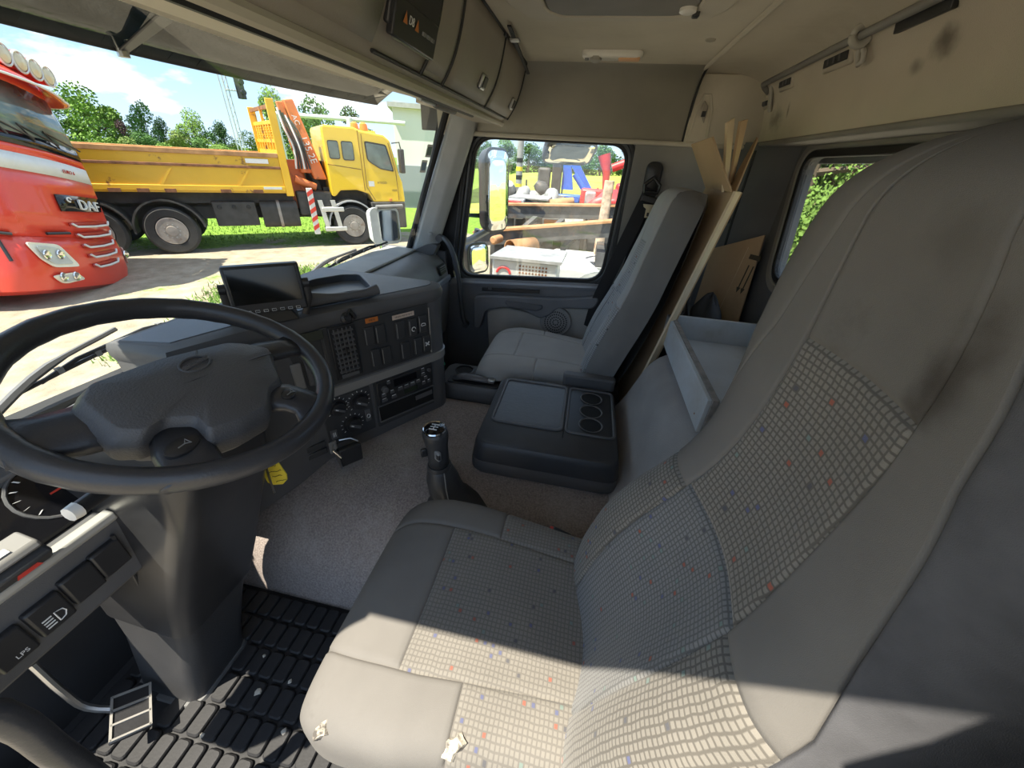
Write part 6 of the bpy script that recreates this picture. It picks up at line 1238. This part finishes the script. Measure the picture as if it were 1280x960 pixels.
# front corner mirror on an arm, seen through the windscreen
fm2 = thing('front_mirror', 'white-cased corner mirror on a chrome arm outside the windscreen', 'mirror', (1.05, 1.2, .8))
mc = Vector((1.10, 1.165, .882)); mn = Vector((-.62, -.78, .05)).normalized(); mr = Vector((-mn.y, mn.x, 0)).normalized(); mu_ = mn.cross(mr); mu_ = mu_ if mu_.z > 0 else -mu_
mr2 = Vector((.78, -.62, 0))
def mpl(c, r_, u_, a, b_, n_, o): return c+r_*a+u_*b_+n_*o
obj('case', MB().loft([[mpl(mc, mr2, mu_, a*k, b_*k, mn, o) for a, b_ in rrect(.175, .20, .035)] for k, o in ((.7, -.09), (.92, -.07), (1.0, -.02), (1.0, .0))]), M_wcase, fm2, smooth=True)
obj('mirror_glass', MB().loft([[mpl(mc, mr2, mu_, a+.02, b_, mn, o) for a, b_ in rrect(.115, .165, .02)] for o in (.0, .004)]), M_mirror, fm2)
obj('arm', MB().tube([(1.03, 1.16, .80), (1.02, 1.165, .70), (1.0, 1.17, .60)], .014, 8), M_chrome, fm2, smooth=True); obj('top_arm', MB().tube([(1.06, 1.19, .985), (1.20, 1.10, .985)], .011, 8), M_grey, fm2, smooth=True)
# big side mirror, wide-angle mirror and kerb mirror outside the passenger window
def mirror_unit(name, label, c, n_, w_, h_, r, case_mt, glass_mt, depth=.07, grp='mirrors outside the passenger window', rim=.014):
    c = Vector(c); n_ = Vector(n_).normalized(); r_ = Vector((0, 0, 1)).cross(n_).normalized(); u_ = n_.cross(r_).normalized(); root = thing(name, label, 'mirror', tuple(c), group=grp)
    obj('case', MB().loft([[mpl(c, r_, u_, a*k, b_*k, n_, o) for a, b_ in rrect(w_+2*rim, h_+2*rim, r+rim)] for k, o in ((.75, -depth), (.95, -depth*.7), (1, -.01), (1.0, .003), (.97, .006))]), case_mt, root, smooth=True)
    R_ = 1.6
    obj('mirror_glass', MB().loft([[mpl(c, r_, u_, a*k, b_*k, n_, .008+o) for a, b_ in rrect(w_, h_, r)] for k, o in ((1, .0), (.75, .0016), (.5, .003), (.25, .0037), (.02, .004))]), glass_mt, root, smooth=2); return root
mm = mirror_unit('side_mirror', 'tall rounded wing mirror showing a meadow and sky', (1.36, .565, 1.085), (-.47, -.88, .03), .185, .42, .05, M_mcase, M_mirror)
obj('mirror_bracket', MB().tube([(1.14, .78, .80), (1.24, .70, .82), (1.40, .63, .86)], .022, 8), mat('bracket_grey', (.35, .36, .37), .4), mm, smooth=True)
wm = mirror_unit('wide_angle_mirror', 'small square wide-angle mirror under the tall wing mirror', (1.345, .675, .695), (-.55, -.82, .06), .150, .165, .035, M_mcase, M_mirror)
obj('mirror_arm', MB().tube([(1.42, .70, .86), (1.43, .72, .79), (1.42, .735, .72)], .018, 8), M_mcase, wm, smooth=True)
kmm = None
km = mirror_unit('kerb_mirror', 'pale rounded kerb mirror hanging at the window top', (1.28, .155, 1.300), (-.60, -.28, -.75), .255, .13, .03, M_grey, M_ymirror)
obj('mirror_arm', MB().tube([(1.33, .155, 1.33), (1.30, .155, 1.40), (1.10, .155, 1.43)], .014, 8), M_mcase, km, smooth=True)
# ================================================================== SCRAP YARD BEYOND THE PASSENGER WINDOW
def T(name, label, cat, loc, rz=0): return thing(name, label, cat, loc, rz, 'scrap and vehicles beyond the passenger window')
M_junk = mat('junk_dark', (.07, .07, .07), .6, var=.4, dirt=(.20, .12, .07), dscale=4)
M_silv = mat('junk_silver', (.36, .36, .35), .5, .3, var=.25, scale=10)
M_rustb = mat('beam_rust', (.42, .22, .10), .8, var=.35, scale=5)
M_blue = mat('crane_blue', (.05, .14, .55), .4, var=.1)
M_redj = mat('scrap_red', (.62, .05, .05), .45, var=.2)
# white truck nose with arch and open side box
wtv = T('white_truck', 'white rounded truck nose with dark wheel arch under the window', 'truck', (4.3, .1, GZ))
Wn = MB(); Wn.loft([[(3.7+.9*k, .62-.55*u+.25*k, GZ+.80+.62*h_) for u, h_ in [(-.05, 0), (-.05, .55), (.1, .85), (.4, .98), (.9, 1.0), (1.5, .95), (1.75, .8), (1.8, .0)]] for k in (0, .5, 1)]); obj('hood', Wn, M_whit, wtv, smooth=True, bevel=.05)
obj('wheel_arch', MB().lathe((3.62, -.22, GZ+1.05), (-1, .05, .1), [(.34, -.4), (.34, .10), (.30, .14), (.28, .08), (.0, .05)], 28), mat('arch_dark', (.16, .17, .16), .6, var=.4, scale=6), wtv, smooth=True)
obj('wheel', MB().lathe((3.50, -.12, GZ+.95), (-1, .05, .1), [(.30, -.1), (.30, .14), (.20, .18), (.0, .16)], 24), M_tyre, wtv, smooth=True)
obj('cab_body', MB().bb(4.65, 6.2, -.9, .6, GZ+.3, GZ+1.15), M_whit, wtv, bevel=.08); obj('axle_base', MB().bb(3.75, 4.6, -.5, .45, GZ, GZ+.8), M_chas, wtv)
bxv = T('side_box', 'silver box with perforated side and red mark below the window', 'box', (3.25, .62, GZ))
obj('box_body', MB().bb(3.0, 3.5, .26, .98, GZ, GZ+1.58), mat('box_silver', (.55, .55, .52), .5, .2, var=.1), bxv, bevel=.02); obj('box_lid', MB().loft([[(2.96, .22, GZ+1.58), (2.96, 1.0, GZ+1.58), (3.5, .92, GZ+1.60), (3.5, .2, GZ+1.60)], [(2.96, .22, GZ+1.61), (2.96, 1.0, GZ+1.61), (3.5, .92, GZ+1.63), (3.5, .2, GZ+1.63)]]), M_silv, bxv)
hm = MB()
for i in range(9):
    for j in range(5): hm.lathe((3.0, .38+.036*i, GZ+1.38+.036*j), (-1, 0, 0), [(.012, 0), (.012, .004)], 6)
obj('perforations', hm, M_rust, bxv, kind='stuff'); obj('red_arc', MB().tube([(2.995, .85+.075*math.cos(a), GZ+1.42+.075*math.sin(a)) for a in np.linspace(.2, PI-.1, 12)], .014, 6), M_redj, bxv)
cy = T('rusty_drum', 'open rusty drum lying behind the silver box', 'drum', (4.5, 1.15, GZ)); obj('drum_shell', MB().lathe((4.5, 1.02, GZ+1.40), (-.8, .6, 0), [(.13, -.4), (.13, .08), (.118, .08), (.115, -.3)], 26, caps=False), M_rustb, cy, smooth=True, solid=.01); obj('drum_stand', MB().bb(4.35, 4.9, .8, 1.2, GZ, GZ+1.22), M_junk, cy, bevel=.03)
ch = T('trailer_frame', 'stacked chassis frame with long rusty-edged steel beam', 'chassis', (5.2, .6, GZ))
for y0, y1, z0, z1, x_ in ((1.75, -.75, .05, .42, 4.9), (1.8, -.8, .35, .50, 6.0)):
    obj('beam', MB().loft([[(x_, y0, z0), (x_+.14, y0, z0), (x_+.14, y0, z0+.20), (x_, y0, z0+.20)], [(x_, y1, z1), (x_+.14, y1, z1), (x_+.14, y1, z1+.20), (x_, y1, z1+.20)]]), M_junk, ch); obj('beam_flange', MB().loft([[(x_-.05, y0, z0+.20), (x_+.2, y0, z0+.20), (x_+.2, y0, z0+.23), (x_-.05, y0, z0+.23)], [(x_-.05, y1, z1+.20), (x_+.2, y1, z1+.20), (x_+.2, y1, z1+.23), (x_-.05, y1, z1+.23)]]), M_rustb, ch)
for y0 in (1.2, .75, .3): obj('cross_member', MB().loft([[(4.95, y0, .10), (4.95, y0+.08, .10), (4.95, y0+.08, .16), (4.95, y0, .16)], [(5.6, y0-.35, .42), (5.6, y0-.27, .42), (5.6, y0-.27, .48), (5.6, y0-.35, .48)]]), M_junk, ch)
for y0 in (1.3, -.3): obj('support_leg', MB().bb(4.95, 6.1, y0, y0+.12, GZ, .12), M_junk, ch)
obj('coupling', MB().lathe((4.8, 1.30, .22), (-1, .3, 0), [(.06, 0), (.06, .2), (.04, .22)], 14), M_rustb, ch, smooth=True)
en = T('scrap_gearbox', 'black gearbox with shaft among the scrap', 'gearbox', (7.0, 1.1, GZ))
obj('casing', MB().bb(6.8, 7.5, .85, 1.55, .30, .62), M_junk, en, bevel=.05); obj('shaft', MB().tube([(7.0, .85, .50), (7.05, .55, .58), (7.1, .36, .64)], [.13, .10, .06], 12), M_rustb, en, smooth=True); obj('pedestal', MB().bb(6.85, 7.4, .95, 1.45, GZ, .32), M_junk, en); obj('top_plate', MB().bb(6.78, 7.5, .82, 1.6, .62, .66), M_silv, en, bevel=.01)
def tailbox(label, x, y, z, w_):
    tb_ = T('tail_light_box', label, 'tail light', (x, y, GZ)); obj('housing', MB().bb(x, x+.2, y-w_/2, y+w_/2, z-.20, z+.14), M_silv, tb_, bevel=.02); obj('red_lens', MB().bb(x-.02, x+.02, y-w_*.4, y+w_*.2, z+.02, z+.11), M_redj, tb_, bevel=.01); obj('amber_lens', MB().bb(x-.02, x+.02, y-w_*.4, y+w_*.4, z-.15, z-.06), M_orange, tb_, bevel=.01); obj('post', MB().bb(x+.05, x+.15, y-.05, y+.05, GZ, z-.2), M_junk, tb_)
tailbox('tail lamp unit with amber lens beside the tall mirror', 6.5, 1.50, .50, .50); tailbox('tail lamp unit right of the black gearbox', 6.3, .68, .42, .34)
si = T('scrap_axle', 'heap of silver axle parts under grey sheeting', 'scrap', (8.2, 1.5, GZ))
for k in range(9): obj('axle_part', MB().lathe((8.0+random.uniform(-.3, .6), .7+.16*k, .50+random.uniform(-.08, .22)), (random.uniform(-1, 1), random.uniform(-1, 1), .4), [(.05, -.2), (.13, -.1), (.16, .05), (.08, .2)], 12), M_silv if k % 3 else M_junk, si, smooth=True)
obj('heap_base', MB().bb(7.7, 8.5, .4, 2.2, GZ, .45), M_junk, si, bevel=.1)
br = T('brake_drum', 'pale dusty brake drum standing among the scrap', 'drum', (6.6, .30, GZ)); obj('drum', MB().lathe((6.6, .30, .36), (-1, .2, .1), [(.22, -.2), (.24, 0), (.22, .08), (.12, .1), (0, .09)], 24), mat('dusty', (.55, .53, .48), .8, var=.3, scale=12), br, smooth=True); obj('stand', MB().bb(6.55, 6.85, .12, .45, GZ, .18), M_junk, br)
rd_ = T('red_bonnet', 'crumpled red bonnet panels among the scrap', 'scrap', (6.6, -.1, GZ))
def rF(u, v): return Vector((6.4+.7*v, -.02-.55*u, .40+.28*math.sin(PI*u)*math.sin(PI*(.25+.6*v))+.05*math.sin(9*u+4*v)))
mb = MB(); mb.grid(rF, np.linspace(0, 1, 16), np.linspace(0, 1, 10)); obj('panel', mb, M_redj, rd_, smooth=2, solid=.2); obj('red_box', MB().bb(7.2, 7.6, -.25, .25, .55, .85), M_redj, rd_, bevel=.04); obj('pale_tank', MB().bb(6.9, 7.1, -.05, .15, .6, .82), M_silv, rd_, bevel=.03); obj('under_frame', MB().bb(6.45, 7.15, -.55, -.02, GZ, .42), M_junk, rd_)
cl_ = T('blue_crane', 'blue folded loading crane with black column', 'crane', (9.0, .7, GZ))
obj('column', MB().bb(8.9, 9.1, .80, 1.02, GZ, 1.25), M_chas, cl_, bevel=.02); obj('valve_block', MB().bb(8.85, 9.0, 1.05, 1.35, .55, 1.15), M_junk, cl_, bevel=.05)
obj('boom', MB().loft([[(9.0, .62, 1.25), (9.0, .45, 1.30), (9.2, .45, 1.30), (9.2, .62, 1.25)], [(9.0, .12, .55), (9.0, -.05, .62), (9.2, -.05, .62), (9.2, .12, .55)]]), M_blue, cl_); obj('lower_arm', MB().loft([[(9.0, .78, 1.22), (9.0, .60, 1.22), (9.2, .6, 1.22), (9.2, .78, 1.22)], [(9.0, .78, .72), (9.0, .50, .72), (9.2, .5, .72), (9.2, .78, .72)]]), M_blue, cl_); obj('cylinder', MB().cyl((9.0, .50, 1.05), (9.0, .20, .70), .06), M_blue, cl_); obj('blue_base', MB().bb(8.8, 9.2, .3, .85, .45, .62), M_blue, cl_, bevel=.03); obj('under_frame', MB().bb(8.7, 9.3, -.2, 1.4, GZ, .46), M_chas, cl_)
rc_ = T('rusty_column', 'rust-flaked steel column standing at the window edge', 'column', (6.0, -.25, GZ)); obj('shaft', MB().loft([[(6.0+x, -.23+y, z) for x, y in rrect(.16, .16, .05)] for z in (GZ, .2, 1.05)]), mat('flaked', (.50, .38, .28), .9, var=.4, scale=12, dirt=(.45, .14, .05), dscale=8), rc_, smooth=True)
rk = T('red_crane', 'red crane arm leaning above the rusty column', 'crane', (8, -.4, GZ)); obj('arm', MB().tube([(8.0, -.10, 1.45), (8.0, -.20, 1.15), (8.0, -.25, .6), (8, -.3, GZ)], [.13, .08, .05, .12], 10), M_redj, rk, smooth=True); obj('jib', MB().tube([(8.0, -.62, 1.35), (8.0, -.30, 1.22)], .08, 10), M_redj, rk, smooth=True); obj('body', MB().bb(7.9, 8.4, -.9, -.45, GZ, .95), M_redj, rk, bevel=.05)
ld = T('red_ladder', 'red ladder frame leaning beside the rusty column', 'ladder', (8.0, -.1, GZ))
for yy in (-.02, -.22): obj('rail', MB().tube([(7.9, yy+.12, .3), (8.0, yy-.06, .85)], .02, 6), M_redj, ld)
for k in range(5): obj('rung', MB().tube([(7.9+.02*k, .10-.036*k, .35+.10*k), (7.9+.02*k, -.10-.036*k, .35+.10*k)], .016, 6), M_redj, ld)
obj('foot', MB().tube([(7.88, 0, GZ), (7.9, 0, .3)], .05, 6), M_junk, ld)
# striped post, fence, rapeseed meadow strip
sp_ = T('striped_post', 'grey post with yellow and black warning bands at the meadow', 'post', (16, 3.1, GZ)); obj('shaft', MB().cyl((16, 3.08, GZ), (16, 3.08, 3.2), .13, 12), mat('post_grey', (.30, .30, .30), .7), sp_, smooth=True)
for k in range(6): obj('warning_band', MB().cyl((16, 3.08, -.30+.30*k), (16, 3.08, -.15+.30*k), .135, 12), M_yellow if k % 2 == 0 else M_black, sp_, smooth=True)
for i, yy in enumerate((4.0, 3.55, 2.6, 2.1, 1.6, 1.2)): tag(obj('fence_post', MB().cyl((15.0, yy, GZ), (15.0, yy, .65), .035, 8), M_chas), ['fence post at the far left of the window view', 'fence post left of the striped post', 'first fence post right of the striped post', 'second fence post right of the striped post', 'third fence post right of the striped post', 'fence post just left of the blue crane'][i], 'post', 'thin posts along the meadow')
M_rape = mat('meadow', (.34, .42, .05), .95, var=.4, scale=.8)
mb = MB(); mb.grid(lambda u, v: (18+70*u, -38+46*v, GZ+.25+1.1*min(1, u*3)+.12*math.sin(37*v+9*u)), np.linspace(0, 1, 30), np.linspace(0, 1, 50)); obj('meadow', mb, M_rape, smooth=2, label='yellow-green meadow rising beyond the yard', cat='meadow', kind='stuff')
mb = MB(); mb.grid(lambda u, v: (-6+40*u, -12-60*v, GZ+.02+.7*min(1, v*3)), np.linspace(0, 1, 30), np.linspace(0, 1, 30)); obj('rear_meadow', mb, M_rape, smooth=2, label='bright green meadow stretching behind the cab', cat='meadow', kind='stuff')
